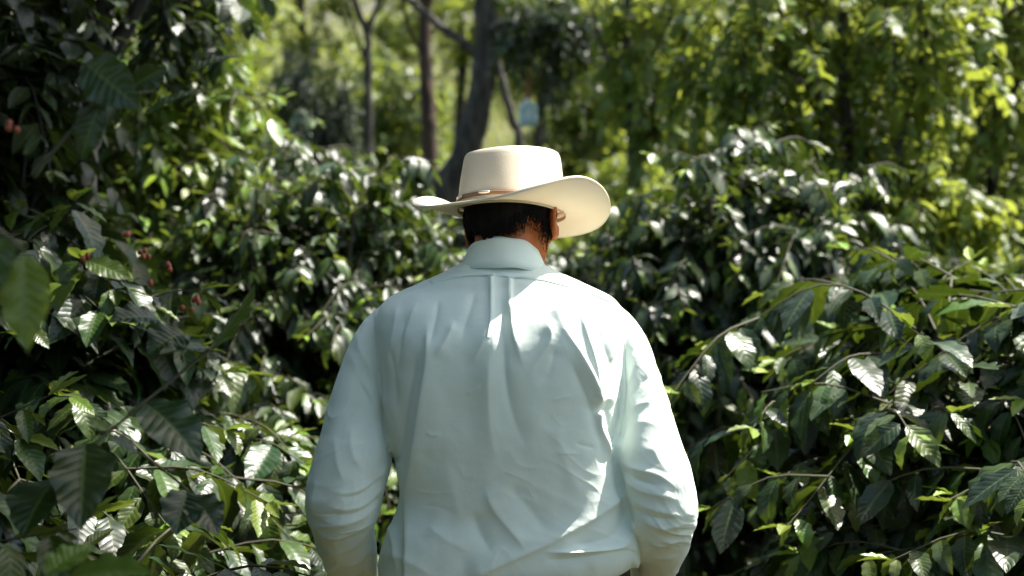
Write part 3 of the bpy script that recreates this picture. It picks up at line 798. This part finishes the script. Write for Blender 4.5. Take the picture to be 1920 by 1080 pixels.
def make_bush(seed, h, R, nst, nbr, ll, lw, gap=.05, nu=3, nv=6, cor=0.0, squash=1.0, droop=.45, subs=2, zmin=.25, flat=0.0, young=.6, keep=1.0, yng=0.0):
    """coffee bush centred on the origin -> (foliage MB, wood MB)"""
    rng = np.random.default_rng(seed); LV = Leaves(); wood = MB()
    stems = []
    for k in range(nst):
        a = 2 * math.pi * (k + rng.random() * .5) / nst; r = R * rng.uniform(.05, .22)
        top = np.array([math.cos(a) * R * rng.uniform(.15, .42), math.sin(a) * R * rng.uniform(.15, .42), h * rng.uniform(.82, 1.0)])
        P = catmull([(math.cos(a) * r, math.sin(a) * r, -.05), (math.cos(a) * r * 1.4, math.sin(a) * r * 1.4, h * .4), top], 20)
        tube(wood, P, np.linspace(.018, .006, 20), 6, cap=False); stems.append(P)
        spray(LV, None, rng, P[13:], .005, ll * .9, lw * .9, gap * 1.2, .3, .2, young)
    for b in range(nbr):
        S = stems[rng.integers(nst)]; t = zmin / h + (1 - zmin / h) * ((b + rng.random()) / nbr) ** .85
        i = min(int(t * 19), 18); p = S[i] + (S[i + 1] - S[i]) * (t * 19 - i)
        a = b * 2.39996 + rng.normal() * .3
        prof = min(1.0, .35 + 1.35 * (1 - t)) if not flat else min(1, .75 + flat * (1 - t))
        ln = R * prof * rng.uniform(.75, 1.12)
        g = np.array([math.cos(a), math.sin(a) * squash, 0.0])
        tgt = p + g * ln - p * np.array([.55, .55, 0])
        up = rng.uniform(.12, .38) * ln
        P = catmull([p, (p + tgt) / 2 + UP * up, tgt + UP * (up * .5 - ln * rng.uniform(.0, .35))], 12)
        spray(LV, wood, rng, P, .0045, ll, lw, gap, .2, droop, young, keep=keep, youngness=yng)
        for q in range(subs):
            i = int(rng.uniform(3, 10)); g2 = nrm(P[i + 1] - P[i]); lat = np.cross(g2, UP) * (1 if q % 2 else -1)
            l2 = ln * rng.uniform(.3, .55); e = P[i] + (g2 * .7 + lat * .8 + UP * rng.uniform(-.15, .45)) * l2
            spray(LV, wood, rng, catmull([P[i], (P[i] + e) / 2 + UP * .12 * l2, e], 7), .004, ll * .95, lw * .95, gap, .2, droop, young, keep=keep, youngness=yng)
    fol = MB(); LV.put(fol, rng, nu=nu, nv=nv, cor=cor)
    return fol, wood

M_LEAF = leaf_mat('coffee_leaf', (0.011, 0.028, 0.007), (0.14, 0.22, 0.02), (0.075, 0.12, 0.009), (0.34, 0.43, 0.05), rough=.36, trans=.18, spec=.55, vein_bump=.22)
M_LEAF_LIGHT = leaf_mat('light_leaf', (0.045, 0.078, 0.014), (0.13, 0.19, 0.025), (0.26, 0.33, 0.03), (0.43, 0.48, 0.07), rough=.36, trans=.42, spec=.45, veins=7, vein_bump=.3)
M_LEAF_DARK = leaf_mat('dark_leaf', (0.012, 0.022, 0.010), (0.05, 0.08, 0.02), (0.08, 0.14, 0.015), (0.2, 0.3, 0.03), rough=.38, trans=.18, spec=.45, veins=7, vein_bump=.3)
M_TWIG = simple_mat('green_brown_twig', (0.05, 0.046, 0.022), 0.75, noise=.35, scale=30)
M_BERRY = simple_mat('ripe_coffee_cherry', (0.24, 0.045, 0.016), 0.45, noise=.3, scale=60)
M_BARK = bark_mat('grey_bark', (0.016, 0.014, 0.011), (0.085, 0.076, 0.06))
M_BARK_RED = bark_mat('reddish_bark', (0.022, 0.013, 0.009), (0.09, 0.045, 0.026))
M_BARK_BLACK = bark_mat('shaded_black_bark', (0.010, 0.010, 0.008), (0.03, 0.028, 0.022))  # bark colour darkened to stand in for the deep shade at upper left
M_BARK_DARK = bark_mat('dark_bark', (0.018, 0.015, 0.012), (0.06, 0.052, 0.042))

BUSH_MESH = {}
def bush_kind(key, mat=None, **k):
    fol, wood = make_bush(**k)
    BUSH_MESH[key] = (fol.mesh('foliage', mat or M_LEAF, True, True), wood.mesh('branches', M_TWIG))
def plant_bush(key, x, y, rz, sc, label, group=None, name='coffee_bush', cat='bush', sz=None, z=None):
    t = thing(name, label, cat, (x, y, ter(x, y) if z is None else z), rz, group)
    t.scale = (sc, sc, sz or sc)
    link('foliage', BUSH_MESH[key][0], t); link('branches', BUSH_MESH[key][1], t)
    return t

bush_kind('near_a', seed=11, h=1.85, R=.95, nst=5, nbr=170, ll=.155, lw=.066, gap=.055, nu=7, nv=16, cor=.02, subs=2, droop=.5, young=.35)
bush_kind('near_b', seed=12, h=1.55, R=.95, nst=5, nbr=240, ll=.152, lw=.069, gap=.052, nu=7, nv=14, cor=.02, subs=2, droop=.62, flat=.3, young=.6)
bush_kind('mid_a', seed=21, h=1.85, R=1.0, nst=5, nbr=230, ll=.105, lw=.045, gap=.043, nu=5, nv=7, subs=2, droop=.45, young=.75)
bush_kind('mid_b', seed=22, h=1.75, R=1.0, nst=6, nbr=230, ll=.088, lw=.038, gap=.041, nu=3, nv=6, subs=2, droop=.5, young=.8)
bush_kind('mid_c', seed=23, h=2.1, R=.95, nst=5, nbr=220, ll=.098, lw=.04, gap=.043, nu=3, nv=6, subs=2, droop=.4, young=.9)
bush_kind('mid_bright', seed=24, h=2.1, R=.95, nst=5, nbr=190, ll=.115, lw=.05, gap=.05, nu=3, nv=6, subs=2, droop=.35, young=.8, yng=.5)
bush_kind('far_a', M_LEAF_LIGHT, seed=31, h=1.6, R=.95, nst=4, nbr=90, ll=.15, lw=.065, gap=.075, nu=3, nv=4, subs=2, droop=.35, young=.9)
bush_kind('dense', M_LEAF_DARK, seed=41, h=1.9, R=.85, nst=6, nbr=300, ll=.075, lw=.036, gap=.04, nu=3, nv=4, subs=3, droop=.2, young=.2, flat=.35)

near_left = plant_bush('near_a', -1.40, 2.1, .4, 1.0, 'near coffee bush with big shaded leaves and red cherries, left of the man', 'coffee bushes', sz=.96)
plant_bush('near_a', -1.78, 1.6, 2.2, 1.0, 'shaded coffee bush at the left edge of the picture, closest to the camera', 'coffee bushes', sz=.9)
plant_bush('near_a', -1.22, 3.45, 4.1, 1.0, 'coffee bush behind the cherry-bearing bush, half in dappled sun', 'coffee bushes', sz=.86)
plant_bush('near_b', 1.42, 3.55, .2, 1.0, 'coffee bush right of the man with big drooping leaves shining white in the sun', 'coffee bushes', sz=.88)
plant_bush('near_b', 2.1, 3.0, 2.6, .92, 'dark coffee bush in the lower right corner, deep black inside', 'coffee bushes', sz=.76)
plant_bush('mid_a', -.72, 5.2, 1.0, .92, 'coffee bush behind the man\'s left sleeve, speckled with small sun glints', 'coffee bushes', sz=1.06)
plant_bush('mid_a', .95, 5.35, 2.4, .95, 'leafy coffee bush just right of the hat brim with bright young tips', 'coffee bushes', sz=1.09)
plant_bush('mid_b', .12, 6.6, .6, .92, 'coffee bush straight ahead, hidden mostly behind the man', 'coffee bushes')
plant_bush('mid_bright', -1.45, 5.7, 2.0, 1.02, 'sunlit yellow-green coffee bush at upper left behind the dark leaves', 'coffee bushes', sz=1.12)
plant_bush('mid_b', -1.32, 7.3, 3.0, 1.0, 'grey-green coffee bush left of the hat, in front of the leaning trunk', 'coffee bushes', sz=1.3)
plant_bush('mid_a', 2.15, 5.6, 4.2, 1.0, 'coffee bush at right below the slender light-leaved tree', 'coffee bushes', sz=.86)
plant_bush('mid_bright', 3.1, 5.0, 5.2, .9, 'sunlit coffee bush at the right edge below the light-leaved trees', 'coffee bushes', sz=.8)
plant_bush('mid_c', 1.5, 7.6, 1.5, 1.05, 'tall coffee bush right of the blue container, glittering with sunlit leaves', 'coffee bushes', sz=1.2)
plant_bush('mid_b', -3.0, 7.4, 4.0, 1.0, 'coffee bush at far left in front of the dark trees', 'coffee bushes')
plant_bush('dense', -1.68, 12.0, 0.3, .56, 'dark rounded shrub with tiny leaves left of the slim trunks', name='clipped_shrub', cat='shrub', sz=1.5)
rng = np.random.default_rng(77)
far_spots = [(-.35, 9.2), (.65, 9.6), (1.9, 9.4), (3.1, 8.2), (4.2, 7.2), (-2.6, 10.4), (-4.1, 9.3), (3.2, 10.6), (4.7, 9.6)]
for i, (x, y) in enumerate(far_spots):
    plant_bush('mid_b' if i % 2 else 'mid_c', x, y, rng.uniform(0, 6), rng.uniform(.85, 1.05), 'coffee bush in the row at the foot of the sunlit slope', 'coffee bushes at the foot of the slope')
k = 0
for row, y0 in enumerate((12.2, 14.5, 17.0, 20.0, 23.5, 28.0, 33.0)):
    w = y0 * .52
    xx = -w + rng.uniform(0, .8)
    while xx < w:
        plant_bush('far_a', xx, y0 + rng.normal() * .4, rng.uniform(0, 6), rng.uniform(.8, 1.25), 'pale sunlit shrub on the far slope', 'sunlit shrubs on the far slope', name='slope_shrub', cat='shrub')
        xx += rng.uniform(1.3, 2.6) * (1 + row * .12); k += 1

# ------------------------------------------------------------------ hero twigs of the near left bush, in the photo's places
inv_near = Matrix.LocRotScale(near_left.location, near_left.rotation_euler, near_left.scale)
INV = np.array(inv_near.inverted())
def to_near(m):
    v = get_co(m); v = v @ INV[:3, :3].T + INV[:3, 3]; set_co(m, v)
def twig(P, r, lv, seed):
    rng = np.random.default_rng(seed)
    w = MB(); tube(w, catmull(P, 24), np.linspace(r, r * .45, 24), 8)
    m = w.mesh('twig', M_TWIG); to_near(m); tw = link('twig', m, near_left)
    for (p, tip, wd, nrm_, bend, y) in lv:
        p, tip = np.array(p), np.array(tip); d = tip - p; L = np.linalg.norm(d)
        f = MB(); n = np.array(nrm_, float)
        leaf_set(f, [p], [nrm(d) + nrm(n) * bend * .45], [n], L * (1 + bend * bend * .06), wd, bend, .18, .026, [rng.random() * .6 + .2], y, nu=13, nv=36, veins=9)
        m = f.mesh('leaf', M_LEAF, True, True); to_near(m); link('leaf', m, tw)
Yh = 1.95
twig([W(470, 590, Yh + .15), W(400, 650, Yh + .06), W(270, 755, Yh), W(180, 830, Yh - .05), W(140, 862, Yh - .07)], .0028, [
    (W(272, 756, Yh), W(375, 862, Yh - .05), .078, (.35, -.75, .75), .5, 0.02),
    (W(160, 832, Yh - .05), W(150, 985, Yh - .16), .080, (.15, -.85, .6), .6, 0.02),
    (W(105, 898, Yh - .06), W(40, 1000, Yh - .15), .080, (-.2, -.8, .7), .6, 0.02),
    (W(204, 808, Yh - .03), W(166, 782, Yh - .02), .022, (0, -.5, 1), .2, .5),
    (W(385, 662, Yh + .05), W(490, 548, Yh + .14), .050, (-.3, -.5, -.7), .3, .35),
    (W(390, 655, Yh + .06), W(300, 660, Yh), .045, (.1, -.4, 1), .5, .05),
    (W(345, 625, Yh + .06), W(278, 662, Yh + .02), .062, (.2, -.7, .8), .8, .02),
    (W(300, 600, Yh + .1), W(205, 596, Yh + .04), .055, (.1, -.6, .9), .7, .02)], 5)
twig([W(385, 955, Yh + .1), W(330, 900, Yh + .06), W(262, 850, Yh + .02), W(205, 820, Yh)], .0026, [
    (W(258, 848, Yh), W(205, 818, Yh - .03), .035, (0, -.6, 1), .3, .1),
    (W(350, 920, Yh + .06), W(330, 1000, Yh), .06, (.2, -.8, .6), .6, .02),
    (W(360, 930, Yh + .06), W(410, 1000, Yh + .02), .055, (.3, -.7, .6), .6, .02)], 6)
Yn = 1.45
twig([W(-60, 400, Yn), W(10, 440, Yn), W(48, 475, Yn)], .003, [
    (W(48, 478, Yn), W(52, 658, Yn - .02), .052, (.1, -1, .15), .25, .6),
    (W(10, 442, Yn), W(-50, 600, Yn - .03), .055, (-.2, -.9, .3), .4, .15)], 7)
twig([W(-40, 1180, 1.6), W(20, 1120, 1.6), W(85, 1075, 1.6)], .003, [
    (W(85, 1078, 1.6), W(178, 1018, 1.65), .042, (-.35, -.8, .5), .3, .55),
    (W(120, 1090, 1.6), W(280, 1066, 1.55), .055, (0, -.5, 1), .5, .3)], 8)
Yt = 1.7
twig([W(60, 330, Yt), W(130, 250, Yt), W(190, 190, Yt), W(290, 170, Yt + .05)], .003, [
    (W(160, 118, Yt), W(258, 200, Yt - .03), .062, (.3, -.9, -.2), .3, .0),
    (W(250, 160, Yt + .05), W(312, 125, Yt + .05), .035, (.2, -.9, -.3), .3, .0),
    (W(350, 140, Yt + .05), W(455, 100, Yt + .1), .026, (.1, -.35, 1), .5, .05),
    (W(275, 215, Yt + .05), W(385, 165, Yt + .1), .028, (.0, -.4, 1), .4, .05),
    (W(190, 190, Yt), W(150, 300, Yt), .04, (-.2, -.8, -.2), .5, .0)], 9)
for i, (px, py, dy) in enumerate([(20, 243, -.3), (236, 438, 0), (165, 478, .0), (266, 476, .05), (280, 532, 0), (316, 500, .05), (364, 558, .05), (352, 575, .06)]):
    c = W(px, py, 1.95 + dy); mb = MB(); rb = np.random.default_rng(90 + i)
    for k in range(rb.integers(2, 5)):
        ellipsoid(mb, c + rb.normal(size=3) * np.array([.005, .004, .004]), (.0037, .0037, .0045), None, 12, 8)
    m = mb.mesh('cherry_cluster', M_BERRY); to_near(m); link('cherry_cluster', m, near_left)

# ------------------------------------------------------------------ trees
def make_tree(name, label, y, trunk, r0, r1, bark, limbs=(), crown=None, leaf=None, cat='tree', seed=0, group=None, base=None, lmat=None, sides=14, tip_r=None):
    """trunk / limbs are polylines of (px, py, dy) seen at distance y; base: ground point x offset"""
    rng = np.random.default_rng(seed)
    P = [W(px, py, y + dy) for px, py, dy in trunk]
    bx, by = P[0][0] + (base or 0), P[0][1]
    root = np.array([bx, by, ter(bx, by)])
    t = thing(name, label, cat, root, 0, group)
    P = [np.array([bx, by, root[2] - .1])] + P
    w = MB(); n = 40; C = catmull(P, n)
    rad = r0 + (r1 - r0) * np.linspace(0, 1, n) ** .8; rad[:4] *= np.linspace(1.45, 1.05, 4)
    tube(w, C - root, rad, sides, bump=.07, rng=rng)
    tops = [C]
    w.build('trunk', bark, t)
    LV = Leaves(); lw = MB()
    for L, ra, rb in limbs:
        Q = [W(px, py, y + dy) for px, py, dy in L]
        C2 = catmull(Q, 24); mbl = MB(); tube(mbl, C2 - root, np.linspace(ra, rb, 24), 9, bump=.06, rng=rng); mbl.build('limb', bark, t); tops.append(C2)
    if crown:
        for (cx, cy, cz, rx, ry, rz_, nb, ll, lwid, yng) in crown:
            c = np.array([cx, cy, cz])
            for b in range(nb):
                v = nrm(rng.normal(size=3)); rr = rng.uniform(.25, 1.0) ** .5
                e = c + v * np.array([rx, ry, rz_]) * rr
                st = c + (e - c) * rng.uniform(.35, .75) + rng.normal(size=3) * .1 * rx
                ln = np.linalg.norm(e - st)
                if ln < .12: e = st + v * .25
                Pb = catmull([st, (st + e) / 2 + UP * .08, e - UP * rng.uniform(0, .15)], 6)
                spray(LV, lw, rng, Pb - root, .006, ll, lwid, ll * .42, .1, .3, .3, youngness=yng + max(0, rng.normal() * .15), sides=4, bendr=(.1, .8))
        fol = MB(); LV.put(fol, rng, nu=3, nv=5, cor=0.0); k0 = sum(len(q) for q in fol.tot)
        for vv, at in zip(lw.v, lw.attr): fol.v.append(vv); fol.attr.append(at)
        for lo in lw.loops: fol.loops.append(lo + fol.n)
        fol.tot += lw.tot
        o = fol.build('crown', lmat or M_LEAF_LIGHT, t, True, True); o.data.materials.append(bark)
        mi = np.zeros(len(o.data.polygons), np.int32); mi[k0:] = 1; o.data.polygons.foreach_set('material_index', mi)
    return t

# leaning grey tree in the middle
make_tree('shade_tree', 'leaning grey-barked tree rising behind the hat, thickest trunk in the middle', 11.5,
          [(832, 400, 0), (868, 300, 0), (893, 215, 0), (911, 110, 0), (912, 0, 0), (925, -160, .1), (950, -330, .2)], .135, .085, M_BARK,
          limbs=[([(908, 112, 0), (862, 76, .0), (815, 40, .1), (770, 2, .2), (700, -60, .4)], .04, .03),
                 ([(914, 60, 0), (950, 44, -.35), (992, 60, -.75), (1060, 50, -1.0)], .045, .02),
                 ([(918, -80, 0), (1020, -160, -.5), (1160, -230, -1)], .06, .025), ([(915, -100, 0), (800, -220, -.4), (640, -330, -.6)], .06, .025)],
          crown=[(.28, 11.7, 3.55, .5, .5, .34, 76, .10, .045, .0), (.45, 11.6, 3.15, .28, .3, .16, 26, .10, .045, .0), (.22, 10.5, 3.30, .34, .22, .16, 60, .10, .045, .0), (-.6, 11.2, 6.0, 1.9, 1.6, .9, 190, .12, .05, .1), (1.5, 10.8, 5.6, 1.4, 1.2, .7, 130, .12, .05, .1)],
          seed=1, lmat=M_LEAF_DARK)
make_tree('slim_tree', 'slim dark leaning stem just right of the thick leaning trunk', 13.0,
          [(975, 290, 0), (962, 230, 0), (945, 165, 0), (932, 110, 0), (925, 20, 0), (930, -100, 0)], .045, .03, M_BARK_DARK, seed=2,
          crown=[(-.15, 13, 4.9, .7, .6, .5, 45, .1, .045, .2)])
make_tree('slim_tree', 'slim grey tree forking near the top edge, left of the reddish trunk', 14.0,
          [(690, 320, 0), (691, 200, 0), (690, 110, 0), (688, 62, 0), (664, 0, 0), (640, -120, 0)], .05, .03, M_BARK_DARK, seed=3,
          limbs=[([(689, 66, 0), (700, 30, 0), (718, -20, 0), (740, -140, 0)], .032, .02), ([(690, 130, 0), (668, 60, 0), (648, 0, 0)], .02, .012)],
          crown=[(-1.5, 14, 5.6, 1.3, 1, .7, 110, .11, .05, .3)])
make_tree('slim_tree', 'slim tree with a reddish-brown trunk between the grey fork and the leaning tree', 13.5,
          [(806, 300, 0), (802, 200, 0), (798, 120, 0), (797, 40, 0), (800, -100, 0)], .085, .055, M_BARK_RED, seed=4,
          limbs=[([(798, 110, 0), (770, 60, 0), (755, 10, 0), (740, -60, 0)], .025, .015)],
          crown=[(-.75, 13.5, 5.5, 1.1, 1, .6, 90, .11, .05, .3)])
# dark tree at the upper left, extra unseen crown added to shade the bushes
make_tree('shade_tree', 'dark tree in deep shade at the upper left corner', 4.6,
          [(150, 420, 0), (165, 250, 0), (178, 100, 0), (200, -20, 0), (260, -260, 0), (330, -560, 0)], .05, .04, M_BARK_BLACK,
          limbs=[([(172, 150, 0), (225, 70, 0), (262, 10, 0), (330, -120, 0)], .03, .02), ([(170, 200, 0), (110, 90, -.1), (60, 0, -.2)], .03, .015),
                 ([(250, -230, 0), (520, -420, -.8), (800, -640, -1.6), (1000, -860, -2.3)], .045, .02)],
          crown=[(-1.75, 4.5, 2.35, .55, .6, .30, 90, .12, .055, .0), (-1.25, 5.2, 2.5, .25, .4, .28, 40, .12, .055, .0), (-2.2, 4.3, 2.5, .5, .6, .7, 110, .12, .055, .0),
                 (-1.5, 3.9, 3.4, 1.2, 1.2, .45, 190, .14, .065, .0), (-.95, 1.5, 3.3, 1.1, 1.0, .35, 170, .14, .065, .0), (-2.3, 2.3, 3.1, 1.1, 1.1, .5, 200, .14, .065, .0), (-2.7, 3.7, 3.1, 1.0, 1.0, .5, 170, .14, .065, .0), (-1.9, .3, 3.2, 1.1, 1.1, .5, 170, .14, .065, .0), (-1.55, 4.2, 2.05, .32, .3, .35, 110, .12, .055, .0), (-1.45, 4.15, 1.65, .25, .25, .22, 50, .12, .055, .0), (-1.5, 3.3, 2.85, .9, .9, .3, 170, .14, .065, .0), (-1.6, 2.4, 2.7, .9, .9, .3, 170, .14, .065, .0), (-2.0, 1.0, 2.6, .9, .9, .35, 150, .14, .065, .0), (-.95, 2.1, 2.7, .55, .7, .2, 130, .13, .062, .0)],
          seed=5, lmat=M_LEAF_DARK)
# light-leaved trees at the right
make_tree('light_leaved_tree', 'slender multi-stemmed tree with translucent yellow-green leaves at upper right', 6.6,
          [(1632, 520, 0), (1628, 440, 0), (1618, 380, 0), (1598, 290, 0), (1584, 190, 0), (1578, 60, 0), (1590, -90, 0), (1600, -260, 0)], .034, .018, M_BARK_DARK,
          limbs=[([(1628, 430, 0), (1650, 360, -.1), (1690, 260, -.2), (1712, 170, -.2), (1738, 60, -.3), (1750, -60, -.3)], .020, .010),
                 ([(1622, 400, 0), (1570, 370, .1), (1548, 300, .2), (1535, 180, .2), (1520, 40, .2)], .018, .008),
                 ([(1584, 190, 0), (1620, 120, 0), (1660, 30, 0)], .012, .007), ([(1590, 250, 0), (1540, 190, -.1), (1480, 130, -.2)], .012, .006)],
          crown=[(1.2, 6.6, 2.5, .55, .5, .45, 92, .088, .045, .4), (1.8, 6.5, 2.6, .5, .5, .48, 84, .088, .045, .45), (1.5, 6.7, 2.0, .65, .45, .25, 66, .088, .045, .35), (1.6, 6.8, 3.2, .9, .6, .25, 44, .09, .045, .45), (1.75, 6.35, 1.72, .6, .35, .32, 80, .088, .045, .5)], seed=6)
make_tree('light_leaved_tree', 'bright yellow-green tree at the upper right corner', 7.6,
          [(1850, 480, 0), (1858, 360, 0), (1870, 220, 0), (1872, 60, 0), (1860, -120, 0)], .04, .02, M_BARK_DARK,
          limbs=[([(1862, 300, 0), (1820, 180, 0), (1800, 60, 0)], .018, .01), ([(1866, 260, 0), (1910, 150, 0), (1950, 40, 0)], .018, .01)],
          crown=[(2.6, 7.6, 2.6, .6, .6, .6, 110, .11, .052, .5), (2.45, 7.3, 1.85, .55, .5, .4, 80, .10, .05, .5), (2.7, 7.6, 3.4, .8, .7, .4, 80, .11, .052, .5)], seed=7)
make_tree('light_leaved_tree', 'leafy tree with glinting leaves right of the hanging blue container', 9.2,
          [(1190, 400, 0), (1186, 260, 0), (1180, 160, 0), (1178, 40, 0), (1170, -120, 0)], .045, .02, M_BARK_DARK,
          limbs=[([(1182, 200, 0), (1220, 110, 0), (1260, 30, 0)], .02, .01), ([(1181, 180, 0), (1130, 90, 0), (1110, 10, 0)], .02, .01)],
          crown=[(.95, 9.2, 2.95, .55, .5, .50, 100, .11, .05, .3), (1.15, 9.0, 2.4, .5, .4, .3, 50, .11, .05, .3), (1.0, 9.2, 3.9, .7, .6, .4, 60, .11, .05, .3)], seed=8)
make_tree('light_leaved_tree', 'yellow-green tree behind the slender multi-stemmed tree', 10.5,
          [(1420, 400, 0), (1415, 250, 0), (1405, 100, 0), (1400, -80, 0)], .05, .025, M_BARK_DARK,
          crown=[(1.75, 10.5, 3.2, .7, .6, .6, 110, .12, .055, .45), (2.9, 10.5, 3.1, .8, .6, .6, 110, .12, .055, .45)], seed=9)
for px, y, lab in ((1010, 18.0, 'tree on the slope behind the hanging blue container'), (1260, 19.5, 'tree high on the slope behind the leafy tree with glinting leaves'), (1600, 20.0, 'tree high on the slope behind the slender multi-stemmed tree'), (330, 15.5, 'tree on the slope behind the sunlit bush at upper left'), (560, 17.5, 'weeping tree on the slope above the clipped shrub'), (860, 19.0, 'tree far up the slope behind the leaning trunk')):
    x = (px - 960) / FPX * y; zt = CAM_Z + .2 * y
    make_tree('slope_tree', lab, y, [(px, 250, 0), (px + 8, 120, 0), (px + 4, 0, 0), (px + 10, -120, 0)], .08, .04, M_BARK_DARK,
              crown=[(x, y, zt + .1, 1.5, 1.0, .75, 150, .13, .05, .6), (x + .3, y, zt - .8, 1.0, .8, .5, 60, .13, .05, .6)], seed=20 + px)

# ------------------------------------------------------------------ tall grass on the slope: uncountable
rng = np.random.default_rng(8)
N = 42000
gy = 11.5 + 30 * rng.random(N) ** 1.3; gx = (rng.random(N) - .5) * 2 * (gy * .42 + 1)
gz = terrain(gx, gy)
gh = rng.uniform(.35, .95, N); a = rng.random(N) * 6.283
d = np.stack([np.cos(a) * .35, np.sin(a) * .35, np.ones(N)], 1); nn = np.stack([np.cos(a), np.sin(a), np.full(N, -.35)], 1)
mb = MB(); leaf_set(mb, np.stack([gx, gy, gz], 1), d, -nn, gh, rng.uniform(.012, .03, N), rng.uniform(-1.2, -.2, N) * -1, 0.1, 0, rng.random(N), np.clip(rng.normal(.5, .25, N), 0, 1), nu=2, nv=5, taper=(.2, .9))
M_GRASS = leaf_mat('meadow_grass', (0.10, 0.13, 0.035), (0.24, 0.25, 0.09), (0.25, 0.32, 0.06), (0.42, 0.42, 0.14), rough=.5, trans=.35, spec=.3, vein_bump=0)
tag(mb.build('grass', M_GRASS, None, True, True), 'tall pale yellow-green grass growing over the far sunlit slope', 'grass', kind='stuff')

# ------------------------------------------------------------------ pale blue plastic container hung on a brown strap
yc = 10.75
cc = W(990, 214, yc)
con = thing('hanging_container', 'pale blue plastic container hanging from an orange-brown strap beside the leaning tree', 'container', cc)
m_, nt_c, b_, o_ = new_mat('pale_blue_plastic')
b_.inputs['Base Color'].default_value = (0.46, 0.64, 0.70, 1); b_.inputs['Roughness'].default_value = .3; b_.inputs['Transmission Weight'].default_value = .25
s_ = yc / FPX
mb = MB(); sec = []
for t, k in [(-23, .72), (-22, .86), (-19, .97), (-12, 1.0), (-4, .985), (-2, .95), (0, .95), (2, .985), (10, 1.0), (15, .97), (18, .85), (20, .6), (21, .35), (25, .33), (25.5, .2)]:
    th = np.linspace(0, 2 * math.pi, 40, endpoint=False); e = 4.5 if abs(t) < 19 else 3.0
    q = (np.abs(np.cos(th)) ** e + np.abs(np.sin(th)) ** e) ** (-1 / e)
    sec.append(np.stack([np.cos(th) * q * 18 * k * s_, np.sin(th) * q * 13 * k * s_, np.full(40, t * s_)], 1))
loft(mb, sec); mb.build('bottle', m_, con)
mb = MB(); q = np.array([(-4, 0, -6), (5, 0, -7), (6, 0, 9), (2, 0, 8), (-1, 0, 0)]) * s_ + np.array([0, -13.3 * s_, 0])  # white patch put on the bottle front as a painted highlight
loft(mb, [q, q - np.array([0, .8 * s_, 0])]); mb.build('label', simple_mat('highlight_white', (.8, .82, .82), .6), con, smooth=False)
mb = MB(); ring = [np.array([math.cos(a) * 6.5, math.sin(a) * 6.5, z]) * s_ for z in (22, 27) for a in np.linspace(0, 2 * math.pi, 20, endpoint=False)]
loft(mb, np.array(ring).reshape(2, 20, 3)); mb.build('cap', simple_mat('white_plastic', (.75, .78, .8), .4), con)
mb = MB(); sec = []
for z, w in [(26, 5.5), (40, 6), (55, 6.5), (72, 6), (100, 5.5), (150, 5)]:
    sec.append(np.array([(-w, -1.2, z), (w, -1.2, z), (w, 1.2, z), (-w, 1.2, z)]) * s_)
loft(mb, sec); mb.build('strap', simple_mat('orange_brown_strap', (.27, .13, .065), .8, noise=.3, scale=25), con, smooth=False)
# the plantation goes on behind the camera, its bushes added to block low light
for x, y, rz, sc, h in ((-1.75, .2, 1.0, 1.1, 1.1), (-1.7, -1.4, 3.0, 1.1, 1.2), (1.9, .3, 2.0, .95, .95), (1.8, -1.5, 5.0, 1.0, 1.2), (-1.3, -3.0, 2.0, 1.2, 1.7), (0.1, -3.4, 1.0, 1.2, 1.7), (1.4, -3.2, 4.0, 1.2, 1.7)):
    plant_bush('mid_a', x, y, rz, sc, 'unseen coffee bush behind the camera, added to hold back low sky light', 'coffee bushes behind the camera', sz=h)
def added_shade_tree(label, x, y, h, crown, seed):  # unseen tree, added only so its crown shades the left-hand bushes
    px0 = 960 + x / y * FPX
    f = lambda z: 540 - (z - CAM_Z) / y * FPX
    return make_tree('shade_tree', label, y, [(px0, f(1.0), 0), (px0 + 10, f(h * .5), 0), (px0 - 8, f(h * .8), .05), (px0, f(h), .1)], .11, .06, M_BARK, crown=crown, leaf=None, seed=seed, lmat=M_LEAF_DARK)
added_shade_tree('tall unseen tree added right of the path to shade the left-hand bushes', 2.9, 2.2, 5.6, [(1.75, 3.0, 6.0, .75, .85, .4, 150, .14, .065, .0), (2.12, 2.85, 5.85, .36, .42, .2, 60, .14, .065, .0), (1.15, 4.7, 6.0, .8, .9, .35, 150, .14, .065, .0), (1.2, 2.4, 5.6, .7, .8, .35, 130, .14, .065, .0), (2.9, 1.6, 6.0, .9, .8, .4, 100, .14, .065, .0)], 31)
for x, y, rz, h in ((-3.1, 3.6, 1.0, 1.15), (-3.9, 5.6, 3.0, 1.2), (-4.9, 7.6, 5.0, 1.2), (3.4, 3.4, 2.0, .95), (4.1, 5.2, 4.0, 1.1), (5.3, 7.4, .5, 1.3)):
    plant_bush('mid_b', x, y, rz, 1.05, 'coffee bush of the neighbouring rows, beyond the sides of the picture', 'coffee bushes beyond the sides of the picture', sz=h)
